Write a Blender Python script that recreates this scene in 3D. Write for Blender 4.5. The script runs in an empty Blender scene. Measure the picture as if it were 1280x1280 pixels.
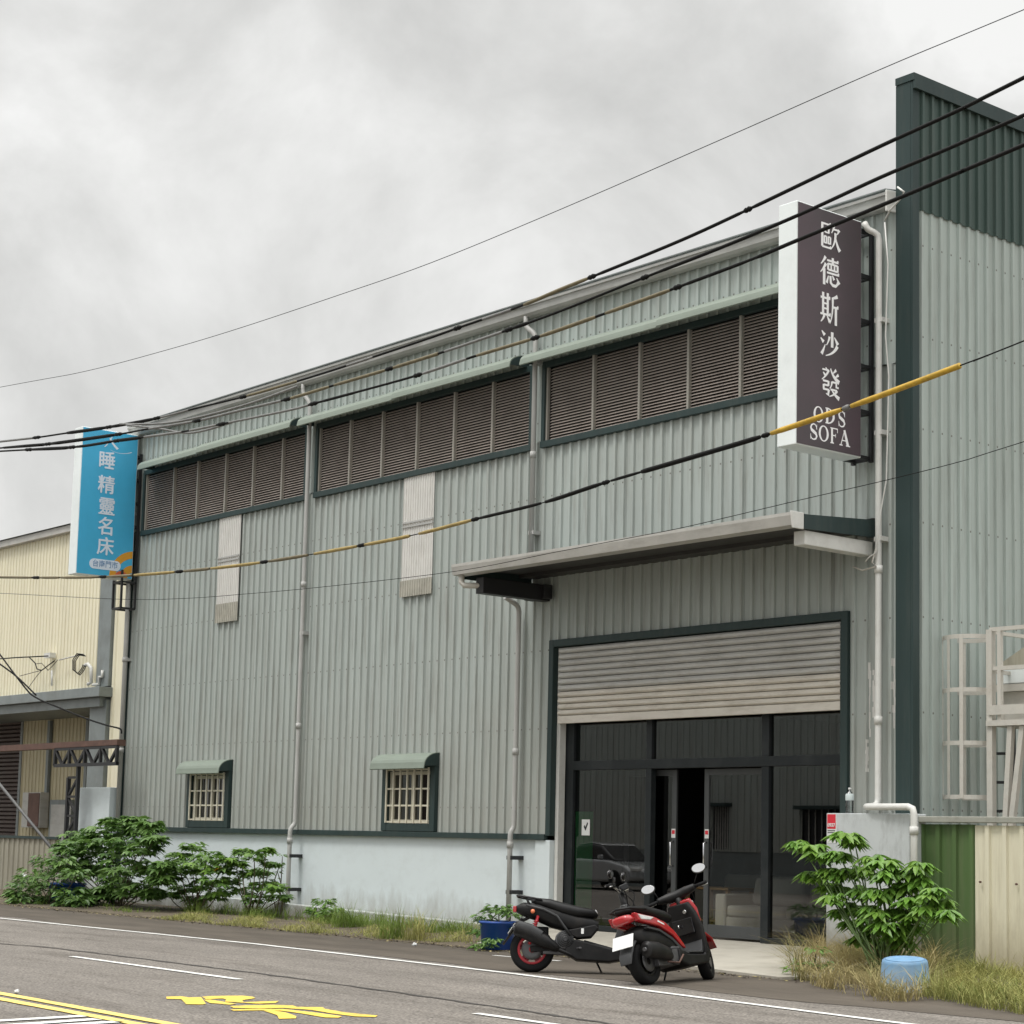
import bpy, bmesh, math, random
from math import sin, cos, pi, radians, sqrt, atan2
from mathutils import Vector, Matrix
rnd = random.Random(7)
S = bpy.context.scene
COL = S.collection

# ------------------------------------------------------------------ camera
FPX, CY, CAMX, CAMY, CAMZ = 2410.41, 770.9, 26.0, -19.37, 1.3
_yaw, _pit, _rol = radians(39.24684), radians(6.64836), radians(1.3608)
_f = Vector((-cos(_yaw)*cos(_pit), sin(_yaw)*cos(_pit), sin(_pit)))
_r = _f.cross(Vector((0, 0, 1))).normalized(); _u = _r.cross(_f)
CR = cos(_rol)*_r + sin(_rol)*_u; CU = -sin(_rol)*_r + cos(_rol)*_u; CF = _f
cd = bpy.data.cameras.new('camera'); cam = bpy.data.objects.new('camera', cd); COL.objects.link(cam)
M4 = Matrix((CR, CU, -CF)).transposed().to_4x4(); M4.translation = Vector((CAMX, CAMY, CAMZ))
cam.matrix_world = M4
cd.sensor_width = 36; cd.lens = FPX/1280*36; cd.shift_x = 0; cd.shift_y = (CY-640)/1280
cd.clip_start = .1; cd.clip_end = 3000
S.camera = cam
# ------------------------------------------------------------------ world: heavy overcast
W = bpy.data.worlds.new('World'); S.world = W; W.use_nodes = True
wt = W.node_tree; wt.nodes.clear(); N = wt.nodes.new; L = wt.links.new
SUN_EL, SUN_AZ = radians(64), radians(188)      # azimuth measured clockwise from +y
sky = N('ShaderNodeTexSky'); sky.sky_type = 'NISHITA'; sky.sun_disc = False
sky.sun_elevation = SUN_EL; sky.sun_rotation = SUN_AZ
tc = N('ShaderNodeTexCoord'); mp = N('ShaderNodeMapping'); mp.inputs['Scale'].default_value = (1.0, 1.0, 1.15)
mp.inputs['Location'].default_value = (2.4, 8.8, 4.1)
L(tc.outputs['Generated'], mp.inputs['Vector'])
n1 = N('ShaderNodeTexNoise'); n1.inputs['Scale'].default_value = 5.2; n1.inputs['Detail'].default_value = 7
n1.inputs['Roughness'].default_value = .57; n1.inputs['Distortion'].default_value = .3
L(mp.outputs[0], n1.inputs['Vector'])
cr = N('ShaderNodeValToRGB'); e = cr.color_ramp
e.elements[0].position = .30; e.elements[0].color = (.60, .598, .58, 1)
e.elements[1].position = .63; e.elements[1].color = (.94, .938, .92, 1)
m_ = e.elements.new(.455); m_.color = (.74, .738, .718, 1)
L(n1.outputs['Fac'], cr.inputs[0])
sx = N('ShaderNodeSeparateXYZ'); L(tc.outputs['Generated'], sx.inputs[0])
mr = N('ShaderNodeMapRange'); mr.inputs['From Min'].default_value = .52; mr.inputs['From Max'].default_value = 1.0
mr.inputs['To Min'].default_value = 10.2; mr.inputs['To Max'].default_value = 46.0      # overcast sky: brightest at the zenith
L(sx.outputs['Z'], mr.inputs['Value'])
vm = N('ShaderNodeVectorMath'); vm.operation = 'SCALE'; L(cr.outputs[0], vm.inputs[0]); L(mr.outputs[0], vm.inputs['Scale'])
mx = N('ShaderNodeMix'); mx.data_type = 'RGBA'; mx.inputs['Factor'].default_value = .95
L(sky.outputs[0], mx.inputs['A']); L(vm.outputs[0], mx.inputs['B'])
bg = N('ShaderNodeBackground'); bg.inputs['Strength'].default_value = .1; L(mx.outputs['Result'], bg.inputs['Color'])
wo = N('ShaderNodeOutputWorld'); L(bg.outputs[0], wo.inputs[0])
# ------------------------------------------------------------------ sun (soft, through cloud)
sd = bpy.data.lights.new('sun', 'SUN'); sd.energy = 1.5; sd.angle = radians(14); sd.color = (1, .97, .92)
so = bpy.data.objects.new('sun', sd); COL.objects.link(so)
_sv = Vector((sin(SUN_AZ)*cos(SUN_EL), cos(SUN_AZ)*cos(SUN_EL), sin(SUN_EL)))
so.rotation_euler = _sv.to_track_quat('Z', 'Y').to_euler(); so.location = _sv*60
S.view_settings.view_transform = 'Standard'; S.view_settings.look = 'None'
S.view_settings.exposure = 0.0; S.view_settings.gamma = 1
S.render.engine = 'CYCLES'; S.cycles.max_bounces = 8; S.cycles.transparent_max_bounces = 16
S.render.resolution_x = S.render.resolution_y = 1024

# ------------------------------------------------------------------ helpers
def ray(px, py): return (CR*(px-640)/FPX - CU*(py-CY)/FPX + CF)
CP = Vector((CAMX, CAMY, CAMZ))
def aty(px, py, y=0.0): d = ray(px, py); return CP + d*((y-CAMY)/d.y)
def atz(px, py, z=0.0): d = ray(px, py); return CP + d*((z-CAMZ)/d.z)
def atx(px, py, x): d = ray(px, py); return CP + d*((x-CAMX)/d.x)

class MB:
    def __init__(s): s.b = bmesh.new()
    def quad(s, *p):
        return s.b.faces.new([s.b.verts.new(q) for q in p])
    def box(s, x0, x1, y0, y1, z0, z1):
        v = [s.b.verts.new((x, y, z)) for x in (x0, x1) for y in (y0, y1) for z in (z0, z1)]
        for f in ((0,1,3,2),(4,6,7,5),(0,4,5,1),(2,3,7,6),(0,2,6,4),(1,5,7,3)): s.b.faces.new([v[i] for i in f])
        return s
    def obox(s, c, ax, ay, az, hx, hy, hz):     # oriented box
        c = Vector(c); ax, ay, az = Vector(ax).normalized()*hx, Vector(ay).normalized()*hy, Vector(az).normalized()*hz
        v = [s.b.verts.new(c+ax*i+ay*j+az*k) for i in (-1,1) for j in (-1,1) for k in (-1,1)]
        for f in ((0,1,3,2),(4,6,7,5),(0,4,5,1),(2,3,7,6),(0,2,6,4),(1,5,7,3)): s.b.faces.new([v[i] for i in f])
        return s
    def bar(s, a, b, w=.05, h=None, up=(0,0,1)):
        a, b = Vector(a), Vector(b); d = (b-a); l = d.length; d.normalize(); up = Vector(up)
        if abs(d.dot(up)) > .98: up = Vector((0,1,0)) if abs(d.y) < .9 else Vector((1,0,0))
        r = d.cross(up).normalized(); u = r.cross(d)
        return s.obox((a+b)/2, d, r, u, l/2, w/2, (h or w)/2)
    def tube(s, pts, r, n=8, cap=True):
        pts = [Vector(p) for p in pts]; rs = r if isinstance(r, (list, tuple)) else [r]*len(pts)
        rings = []; up = None
        for i, p in enumerate(pts):
            d = (pts[min(i+1, len(pts)-1)] - pts[max(i-1, 0)]).normalized()
            if up is None: up = Vector((0,0,1)) if abs(d.z) < .9 else Vector((0,1,0))
            x = d.cross(up)
            if x.length < 1e-4: x = d.cross(Vector((1,0,0)))
            x.normalize(); y = x.cross(d).normalized(); up = y
            rings.append([s.b.verts.new(p + rs[i]*(x*cos(2*pi*k/n)+y*sin(2*pi*k/n))) for k in range(n)])
        for a, b in zip(rings, rings[1:]):
            for k in range(n): s.b.faces.new((a[k], a[(k+1)%n], b[(k+1)%n], b[k])).smooth = True
        if cap:
            s.b.faces.new(rings[0][::-1]); s.b.faces.new(rings[-1])
        return s
    def prism(s, poly, axis, a, b):              # polygon extruded along an axis ('x': pts (y,z); 'y': pts (x,z); 'z': pts (x,y))
        def mk(p, t): return {'x': (t, p[0], p[1]), 'y': (p[0], t, p[1]), 'z': (p[0], p[1], t)}[axis]
        A = [s.b.verts.new(mk(p, a)) for p in poly]; B = [s.b.verts.new(mk(p, b)) for p in poly]
        n = len(poly)
        s.b.faces.new(A[::-1]); s.b.faces.new(B)
        for i in range(n): s.b.faces.new((A[i], A[(i+1)%n], B[(i+1)%n], B[i]))
        return s
    def lathe(s, prof, c=(0,0,0), axis='z', n=24, cap=True):
        c = Vector(c); rings = []
        for r, t in prof:
            ring = []
            for k in range(n):
                a = 2*pi*k/n
                v = {'z': (r*cos(a), r*sin(a), t), 'y': (r*cos(a), t, r*sin(a)), 'x': (t, r*cos(a), r*sin(a))}[axis]
                ring.append(s.b.verts.new(c+Vector(v)))
            rings.append(ring)
        for a, b in zip(rings, rings[1:]):
            for k in range(n): s.b.faces.new((a[k], a[(k+1)%n], b[(k+1)%n], b[k])).smooth = True
        if cap:
            for ring in (rings[0], rings[-1]):
                try: s.b.faces.new(ring)
                except ValueError: pass
        return s
    def loft(s, st, n=14, p=2.6):                # stations along the xz plane: (x, z, half width, half height[, y])
        rings = []
        for i, q in enumerate(st):
            a, b = st[max(i-1,0)], st[min(i+1,len(st)-1)]
            t = Vector((b[0]-a[0], 0, b[1]-a[1])).normalized(); u = Vector((-t.z, 0, t.x)); y0 = q[4] if len(q) > 4 else 0
            ring = []
            for k in range(n):
                ang = 2*pi*k/n; c, sn = cos(ang), sin(ang)
                cy_ = math.copysign(abs(c)**(2/p), c); cz_ = math.copysign(abs(sn)**(2/p), sn)
                ring.append(s.b.verts.new(Vector((q[0], y0, q[1])) + Vector((0, 1, 0))*q[2]*cy_ + u*q[3]*cz_))
            rings.append(ring)
        for a, b in zip(rings, rings[1:]):
            for k in range(n): s.b.faces.new((a[k], a[(k+1)%n], b[(k+1)%n], b[k])).smooth = True
        s.b.faces.new(rings[0][::-1]).smooth = True; s.b.faces.new(rings[-1]).smooth = True
        return s
    def sphere(s, c, r, sc=(1,1,1), n=12):
        m = Matrix.Translation(c) @ Matrix.Diagonal((r*sc[0], r*sc[1], r*sc[2], 1))
        g = bmesh.ops.create_uvsphere(s.b, u_segments=n, v_segments=max(6, n*2//3), radius=1, matrix=m)
        for v in g['verts']:
            for f in v.link_faces: f.smooth = True
        return s
    def build(s, name, m, parent=None, bevel=0, normals=True):
        if normals: bmesh.ops.recalc_face_normals(s.b, faces=s.b.faces)
        me = bpy.data.meshes.new(name); s.b.to_mesh(me); s.b.free()
        for k in (m if isinstance(m, (list, tuple)) else [m]): me.materials.append(k)
        o = bpy.data.objects.new(name, me); COL.objects.link(o)
        if parent: o.parent = parent
        if bevel:
            bv = o.modifiers.new('bevel', 'BEVEL'); bv.width = bevel; bv.segments = 3; bv.limit_method = 'ANGLE'; bv.angle_limit = radians(35)
        return o
def tag(o, label=None, cat=None, group=None, kind=None):
    for k, v in (('label', label), ('category', cat), ('group', group), ('kind', kind)):
        if v: o[k] = v
    return o
def thing(name, label, cat, loc=(0,0,0), rz=0, group=None):
    o = bpy.data.objects.new(name, None); COL.objects.link(o); o.location = loc; o.rotation_euler = (0, 0, rz)
    o.empty_display_size = .2
    return tag(o, label, cat, group)
def lab(o, l): o['label'] = l; return o
def copy_tree(o, parent=None):
    c = o.copy(); COL.objects.link(c); c.parent = parent
    for ch in list(o.children): copy_tree(ch, c)
    return c

# ------------------------------------------------------------------ materials
def mat(name, col, rough=.6, metal=0, var=.08, scale=3, stretch=(1,1,1), bump=0, bscale=60, spec=.5, dirt=None, dirt_amt=0, dirt_scale=2, dirt_stretch=(1,1,1), island=0, col2=None, coat=0, trans=0, sheet=None, low_tint=None):
    m = bpy.data.materials.new(name); m.use_nodes = True; t = m.node_tree; N = t.nodes.new; L = t.links.new
    p = t.nodes['Principled BSDF']; p.inputs['Roughness'].default_value = rough; p.inputs['Metallic'].default_value = metal
    p.inputs['Specular IOR Level'].default_value = spec
    if coat: p.inputs['Coat Weight'].default_value = coat; p.inputs['Coat Roughness'].default_value = .08
    g = N('ShaderNodeNewGeometry')
    def noise(sc, st, det=5, ro=.6):
        mp = N('ShaderNodeMapping'); mp.inputs['Scale'].default_value = st; L(g.outputs['Position'], mp.inputs['Vector'])
        n = N('ShaderNodeTexNoise'); n.inputs['Scale'].default_value = sc; n.inputs['Detail'].default_value = det; n.inputs['Roughness'].default_value = ro
        L(mp.outputs[0], n.inputs['Vector']); return n.outputs['Fac']
    def mixc(f, a, b):
        x = N('ShaderNodeMix'); x.data_type = 'RGBA'
        for s_, v in (('Factor', f), ('A', a), ('B', b)):
            if hasattr(v, 'is_linked'): L(v, x.inputs[s_])
            else: x.inputs[s_].default_value = v if s_ == 'Factor' else (*v, 1)
        return x.outputs['Result']
    def rng(f, a, b, c=0, d=1):
        x = N('ShaderNodeMapRange'); x.inputs['From Min'].default_value = a; x.inputs['From Max'].default_value = b
        x.inputs['To Min'].default_value = c; x.inputs['To Max'].default_value = d; L(f, x.inputs['Value']); return x.outputs[0]
    c = mixc(rng(noise(scale, stretch), .3, .7), [k*(1-var) for k in col], [min(1, k*(1+var)) for k in (col2 or col)])
    if island:
        c = mixc(rng(g.outputs['Random Per Island'], 0, 1, 0, island), c, col2 or [k*.4 for k in col])
    if dirt:
        c = mixc(rng(noise(dirt_scale, dirt_stretch, 8, .7), .48, .78, 0, dirt_amt), c, dirt)
    def math_(op, x, y=None):
        n = N('ShaderNodeMath'); n.operation = op
        for i, v in enumerate((x, y)):
            if v is None: continue
            if hasattr(v, 'is_linked'): L(v, n.inputs[i])
            else: n.inputs[i].default_value = v
        return n.outputs[0]
    if sheet or low_tint:
        sp = N('ShaderNodeSeparateXYZ'); L(g.outputs['Position'], sp.inputs[0])
    if sheet:                                   # each rolled sheet a slightly different batch, faint lap line and fixing rows
        ax, wd, amt = sheet; u = math_('DIVIDE', sp.outputs[ax], wd); w = N('ShaderNodeTexWhiteNoise'); w.noise_dimensions = '1D'; L(math_('FLOOR', u), w.inputs['W'])
        c = mixc(math_('MULTIPLY', w.outputs['Value'], amt), c, [col[0]*.80, col[1]*.76, col[2]*.74])
        fr = math_('FRACT', u); c = mixc(math_('MULTIPLY', math_('LESS_THAN', fr, .022), .45), c, [k*.35 for k in col])
        rib = math_('ABSOLUTE', math_('SUBTRACT', math_('FRACT', math_('DIVIDE', sp.outputs[ax], wd/4)), .79)); row = math_('ABSOLUTE', math_('SUBTRACT', math_('FRACT', math_('DIVIDE', sp.outputs['Z'], 1.22)), .5))
        dot = math_('MULTIPLY', math_('LESS_THAN', rib, .07), math_('LESS_THAN', row, .0105)); c = mixc(math_('MULTIPLY', dot, .75), c, (.10,.085,.07))
    if low_tint:  # muddy splash on plinths, fences, bucket; just a greyer lower tone on clad_lower
        mc, z0, z1, amt = low_tint; h = math_('SUBTRACT', sp.outputs['Z'], math_('MULTIPLY', math_('SUBTRACT', noise(2.2, (1.6,1.6,.5), 8, .7), .5), (z0-z1)*1.6))
        c = mixc(rng(h, z0, z1, 0, amt), c, mc)
    if hasattr(c, 'is_linked'): L(c, p.inputs['Base Color'])
    if bump:
        b = N('ShaderNodeBump'); b.inputs['Strength'].default_value = bump; b.inputs['Distance'].default_value = .01
        L(noise(bscale, (1,1,1), 6), b.inputs['Height']); L(b.outputs[0], p.inputs['Normal'])
    if trans:
        o = t.nodes['Material Output']; tr = N('ShaderNodeBsdfTranslucent'); L(c, tr.inputs['Color'])
        ms = N('ShaderNodeMixShader'); ms.inputs[0].default_value = trans; L(p.outputs[0], ms.inputs[1]); L(tr.outputs[0], ms.inputs[2]); L(ms.outputs[0], o.inputs['Surface'])
    return m
def glassmat(name, tint, refl=1.0, rough=0.0):
    m = bpy.data.materials.new(name); m.use_nodes = True; t = m.node_tree; t.nodes.clear(); N = t.nodes.new; L = t.links.new
    tr = N('ShaderNodeBsdfTransparent'); tr.inputs[0].default_value = (*tint, 1)
    gl = N('ShaderNodeBsdfGlossy'); gl.inputs['Roughness'].default_value = rough; gl.inputs[0].default_value = (refl, refl, refl, 1)
    fr = N('ShaderNodeFresnel'); fr.inputs['IOR'].default_value = 2.0
    mx = N('ShaderNodeMixShader'); L(fr.outputs[0], mx.inputs[0]); L(tr.outputs[0], mx.inputs[1]); L(gl.outputs[0], mx.inputs[2])
    o = N('ShaderNodeOutputMaterial'); L(mx.outputs[0], o.inputs[0]); return m

M = {}
def corr_mat(name, col, d, amt=.55, var=.05, sheet=None, low_tint=None):
    return mat(name, col, sheet=sheet, low_tint=low_tint, rough=.5, var=var, scale=1.3, stretch=(1,1,.25), dirt=d, dirt_amt=amt, dirt_scale=3.2, dirt_stretch=(3,3,.22), bump=.04, bscale=8, spec=.35)
M['clad'] = corr_mat('clad', (.415,.468,.447), (.23,.225,.20), .7, sheet=('X',.82,.26))
M['clad_lower'] = corr_mat('clad_lower', (.41,.452,.430), (.22,.21,.185), .8, sheet=('X',.82,.26), low_tint=((.36,.355,.32),4.2,1.2,.5))  # sheet colour turns greyer towards the bottom
M['clad_side'] = corr_mat('clad_side', (.425,.485,.458), (.22,.22,.20), .6, sheet=('Y',.78,.2))
M['clad_dark'] = corr_mat('clad_dark', (.052,.084,.074), (.10,.11,.10), .4)
M['trim'] = mat('trim', (.028,.048,.047), rough=.5, var=.12, scale=2, stretch=(1,1,.3), dirt=(.07,.08,.072), dirt_amt=.45, dirt_scale=3, dirt_stretch=(3,3,.3), spec=.3)
M['plinth'] = mat('plinth', (.68,.745,.765), rough=.8, var=.03, low_tint=((.25,.225,.18),.42,-.15,.8), scale=.8, dirt=(.50,.54,.54), dirt_amt=.4, dirt_scale=1.6, dirt_stretch=(1,1,1.4), bump=.1, bscale=40, spec=.2)
M['plinth_old'] = mat('plinth_old', (.52,.55,.555), rough=.85, low_tint=((.20,.18,.14),.6,-.1,.85), var=.06, scale=2, dirt=(.22,.22,.21), dirt_amt=.7, dirt_scale=2.4, dirt_stretch=(2,2,.7), bump=.15, bscale=40, spec=.2)
M['gutter'] = mat('gutter', (.46,.45,.42), rough=.45, var=.08, dirt=(.22,.20,.17), dirt_amt=.5, dirt_scale=2, dirt_stretch=(1,1,4), spec=.4)
M['eaves'] = mat('eaves', (.38,.385,.37), rough=.5, var=.12, dirt=(.2,.19,.17), dirt_amt=.6, dirt_scale=2, dirt_stretch=(.6,1,4), spec=.3)
M['white_metal'] = mat('white_metal', (.66,.66,.63), rough=.45, var=.05, dirt=(.38,.36,.32), dirt_amt=.4, dirt_scale=5)
M['pvc'] = mat('pvc', (.43,.43,.415), rough=.5, var=.07, dirt=(.27,.25,.22), dirt_amt=.5, dirt_scale=3, dirt_stretch=(2,2,.5))
M['awning'] = mat('awning', (.215,.255,.212), rough=.5, var=.06, dirt=(.2,.22,.18), dirt_amt=.4, dirt_scale=3, dirt_stretch=(3,1,1))
M['louvre'] = mat('louvre', (.42,.365,.33), rough=.55, var=.1, scale=2, dirt=(.16,.13,.12), dirt_amt=.5, dirt_scale=3)
M['mullion'] = mat('mullion', (.30,.285,.25), rough=.5)
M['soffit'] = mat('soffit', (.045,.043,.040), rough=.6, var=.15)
M['black'] = mat('black', (.012,.012,.013), rough=.8, spec=.2)
M['patch'] = mat('patch', (.66,.65,.62), rough=.5, var=.05, dirt=(.38,.36,.32), dirt_amt=.5, dirt_scale=4, dirt_stretch=(3,3,.6))
M['patch_old'] = mat('patch_old', (.40,.385,.33), rough=.6, var=.15, scale=6)
M['cream_metal'] = mat('cream_metal', (.66,.62,.50), rough=.45, var=.04)
M['shutter'] = mat('shutter', (.52,.515,.49), rough=.45, var=.08, stretch=(.3,1,1), dirt=(.17,.15,.12), dirt_amt=.5, dirt_scale=2, dirt_stretch=(1,1,4))
M['shutter_low'] = mat('shutter_low', (.67,.63,.56), rough=.4, var=.08, stretch=(.3,1,1), dirt=(.25,.2,.14), dirt_amt=.5, dirt_scale=2, dirt_stretch=(1,1,4))
M['frame'] = mat('frame', (.016,.020,.022), rough=.4, spec=.3, var=.1, dirt=(.06,.06,.06), dirt_amt=.35, dirt_scale=3)
M['frame_grey'] = mat('frame_grey', (.06,.064,.066), rough=.4, var=.1)
M['glass'] = glassmat('glass', (.55,.58,.58))
M['glass_dark'] = glassmat('glass_dark', (.25,.27,.27))
M['rust'] = mat('rust', (.125,.068,.052), rough=.7, var=.2, scale=4, dirt=(.05,.03,.025), dirt_amt=.6, dirt_scale=5)
M['steel_dark'] = mat('steel_dark', (.016,.016,.018), rough=.5, var=.1)
M['steel'] = mat('steel', (.56,.54,.49), rough=.55, metal=0, var=.12, scale=6, dirt=(.25,.2,.16), dirt_amt=.5, dirt_scale=6)
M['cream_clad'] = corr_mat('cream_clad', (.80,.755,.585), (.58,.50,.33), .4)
M['cream_shade'] = corr_mat('cream_shade', (.56,.50,.335), (.30,.24,.15), .6)  # darker cream for the recess: its shade is put into the colour
M['grey_trim'] = mat('grey_trim', (.20,.225,.225), rough=.5, var=.12, dirt=(.12,.115,.10), dirt_amt=.5, dirt_scale=2)
M['fence_grey'] = corr_mat('fence_grey', (.38,.36,.29), (.2,.18,.14), .6)
M['fence_green'] = corr_mat('fence_green', (.085,.145,.05), (.16,.17,.10), .6, .12, low_tint=((.14,.12,.08),.5,-.2,.7))
M['fence_cream'] = corr_mat('fence_cream', (.72,.68,.53), (.42,.37,.26), .6, low_tint=((.30,.25,.16),.6,-.2,.75))
M['fence_rail'] = mat('fence_rail', (.33,.33,.29), rough=.7, dirt=(.16,.15,.12), dirt_amt=.7, dirt_scale=5)
M['brown_shutter'] = mat('brown_shutter', (.075,.05,.042), rough=.6, var=.12, dirt=(.13,.12,.11), dirt_amt=.5, dirt_scale=1.2)
M['steel_grey'] = mat('steel_grey', (.11,.11,.11), rough=.6, var=.2)
M['rubber'] = mat('rubber', (.008,.008,.0085), spec=.25, rough=.8, var=.1)
M['plastic_black'] = mat('plastic_black', (.008,.008,.0085), spec=.28, rough=.45, dirt=(.035,.03,.026), dirt_amt=.6, dirt_scale=7, var=.15, bump=.03, bscale=120)
M['gloss_black'] = mat('gloss_black', (.006,.006,.007), spec=.4, rough=.2, coat=.3)
M['plastic_grey'] = mat('plastic_grey', (.045,.046,.048), spec=.3, rough=.5, var=.1, bump=.05, bscale=150)
M['seat_black'] = mat('seat_black', (.008,.008,.0085), spec=.3, rough=.45, bump=.12, bscale=180)
M['red_paint'] = mat('red_paint', (.42,.006,.012), dirt=(.26,.03,.03), dirt_amt=.5, dirt_scale=9, rough=.22, var=.05, coat=.8)
M['red_rim'] = mat('red_rim', (.36,.012,.022), rough=.35, var=.1)
M['chrome'] = mat('chrome', (.62,.62,.63), rough=.18, metal=1, var=.03)
M['engine'] = mat('engine', (.13,.13,.135), rough=.45, metal=.6, var=.2)
M['mirror'] = mat('mirror', (.9,.9,.9), rough=.03, metal=1, var=0)
M['lens_red'] = mat('lens_red', (.40,.01,.015), rough=.12, coat=1)
M['lens_orange'] = mat('lens_orange', (.75,.20,.08), rough=.2, coat=.5)
M['lens_clear'] = mat('lens_clear', (.72,.72,.70), rough=.15, coat=1, var=.15, scale=30)
M['plate'] = mat('plate', (.78,.79,.78), rough=.4, var=.03)
M['sign_white'] = mat('sign_white', (.82,.87,.87), rough=.35, var=.04, scale=1.5, stretch=(1,1,.6), dirt=(.6,.64,.63), dirt_amt=.4, dirt_scale=2)
M['sign_brown'] = mat('sign_brown', (.070,.060,.065), rough=.4, var=.12, scale=1.1, col2=(.082,.056,.068))
M['sign_letter'] = mat('sign_letter', (.94,.94,.95), rough=.5, var=.01)
M['sign_blue'] = mat('sign_blue', (.065,.44,.72), rough=.4, var=.04)
M['sign_pale'] = mat('sign_pale', (.74,.82,.93), rough=.5, var=.02)
M['sign_orange'] = mat('sign_orange', (.72,.34,.03), rough=.4, var=.02)
M['sign_redorange'] = mat('sign_redorange', (.68,.14,.06), rough=.4, var=.02)
M['letter_blue'] = mat('letter_blue', (.16,.30,.52), rough=.5)
M['cable_black'] = mat('cable_black', (.006,.006,.006), spec=.2, rough=.7, var=.15)
M['cable_tan'] = mat('cable_tan', (.33,.245,.085), rough=.6, var=.2, scale=20, dirt=(.16,.12,.05), dirt_amt=.6, dirt_scale=8)
M['cable_yellow'] = mat('cable_yellow', (.50,.31,.025), rough=.5, var=.2, scale=20, dirt=(.18,.13,.04), dirt_amt=.6, dirt_scale=8)
M['cable_ochre'] = mat('cable_ochre', (.15,.125,.07), rough=.6, var=.25, scale=12, dirt=(.16,.13,.07), dirt_amt=.6, dirt_scale=8)
M['cable_grey'] = mat('cable_grey', (.17,.17,.165), rough=.5, var=.2, scale=10)
M['asphalt'] = None
M['pot_blue'] = mat('pot_blue', (.018,.075,.34), rough=.4, var=.1, dirt=(.05,.09,.2), dirt_amt=.4, dirt_scale=5)
M['pot_sky'] = mat('pot_sky', (.16,.34,.56), rough=.55, var=.15, scale=8, low_tint=((.22,.24,.24),.25,-.15,.8), dirt=(.28,.36,.42), dirt_amt=.7, dirt_scale=8)
M['soil_pot'] = mat('soil_pot', (.05,.035,.025), rough=.95, bump=.6)
M['leaf_dark'] = mat('leaf_dark', (.028,.088,.020), rough=.42, var=.25, scale=5, island=.75, col2=(.105,.20,.045), trans=.25, spec=.5)
M['leaf_mid'] = mat('leaf_mid', (.055,.155,.028), rough=.45, var=.25, scale=5, island=.8, col2=(.15,.26,.06), trans=.28, spec=.5)
M['leaf_glossy'] = mat('leaf_glossy', (.045,.125,.020), rough=.33, var=.25, scale=5, island=.75, col2=(.17,.33,.05), trans=.25, spec=.6)
M['leaf_bright'] = mat('leaf_bright', (.13,.27,.03), rough=.35, var=.2, scale=6, island=.5, col2=(.20,.34,.06), trans=.3)
M['leaf_yellow'] = mat('leaf_yellow', (.50,.28,.03), rough=.5, var=.2, trans=.2)
M['stem'] = mat('stem', (.10,.085,.05), rough=.8, var=.2)
M['stem_green'] = mat('stem_green', (.10,.16,.05), rough=.7, var=.2)
M['grass_green'] = mat('grass_green', (.075,.165,.022), rough=.6, var=.2, scale=2, island=.85, col2=(.20,.27,.06), trans=.3, spec=.25)
M['grass_dry'] = mat('grass_dry', (.13,.18,.04), rough=.7, var=.2, scale=2, island=.75, col2=(.43,.35,.18), trans=.25, spec=.2)
M['grass_mix'] = mat('grass_mix', (.10,.18,.03), rough=.65, var=.25, scale=1.5, island=.9, col2=(.36,.34,.12), trans=.25, spec=.2)
M['wood'] = mat('wood', (.42,.27,.13), rough=.5, var=.15, scale=3, stretch=(1,1,8))
M['sofa'] = mat('sofa', (.62,.58,.49), rough=.9, var=.05, bump=.1)
M['cushion'] = mat('cushion', (.34,.32,.28), rough=.9, var=.05)
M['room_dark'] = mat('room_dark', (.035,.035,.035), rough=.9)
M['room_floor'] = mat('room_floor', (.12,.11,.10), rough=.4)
M['green_board'] = mat('green_board', (.03,.36,.10), rough=.35, var=.1)
M['paper'] = mat('paper', (.66,.67,.66), rough=.7, var=.03)
M['notice_red'] = mat('notice_red', (.62,.025,.045), rough=.5, var=.03)
M['car_silver'] = mat('car_silver', (.42,.43,.44), rough=.25, metal=.5, coat=.6)
M['line_white'] = mat('line_white', (.72,.72,.69), rough=.7, var=.06, dirt=(.3,.29,.27), dirt_amt=.8, dirt_scale=9)
M['line_yellow'] = mat('line_yellow', (.74,.52,.07), rough=.7, var=.1, dirt=(.2,.16,.10), dirt_amt=.9, dirt_scale=11)
M['line_paleyellow'] = mat('line_paleyellow', (.78,.58,.16), rough=.7, var=.08, dirt=(.42,.30,.10), dirt_amt=.7, dirt_scale=8)
M['seam'] = mat('seam', (.045,.04,.035), rough=.85, var=.2)

def asphalt():
    m = mat('asphalt', (.165,.149,.132), rough=.85, var=.14, scale=1.1, stretch=(.35,1.3,1), dirt=(.070,.060,.050), dirt_amt=.9, dirt_scale=1.4, dirt_stretch=(.28,1.5,1), bump=.5, bscale=70, spec=.3)
    t = m.node_tree; p = t.nodes['Principled BSDF']; old = p.inputs['Base Color'].links[0].from_socket
    g = t.nodes.new('ShaderNodeNewGeometry'); n = t.nodes.new('ShaderNodeTexNoise'); n.inputs['Scale'].default_value = 42; n.inputs['Detail'].default_value = 3
    t.links.new(g.outputs['Position'], n.inputs['Vector'])
    r = t.nodes.new('ShaderNodeMapRange'); r.inputs['From Min'].default_value = .32; r.inputs['From Max'].default_value = .68; r.inputs['To Min'].default_value = .5; r.inputs['To Max'].default_value = 1.62
    t.links.new(n.outputs['Fac'], r.inputs['Value'])
    v = t.nodes.new('ShaderNodeVectorMath'); v.operation = 'SCALE'; t.links.new(old, v.inputs[0]); t.links.new(r.outputs[0], v.inputs['Scale'])
    t.links.new(v.outputs[0], p.inputs['Base Color']); return m
M['asphalt'] = asphalt()
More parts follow.
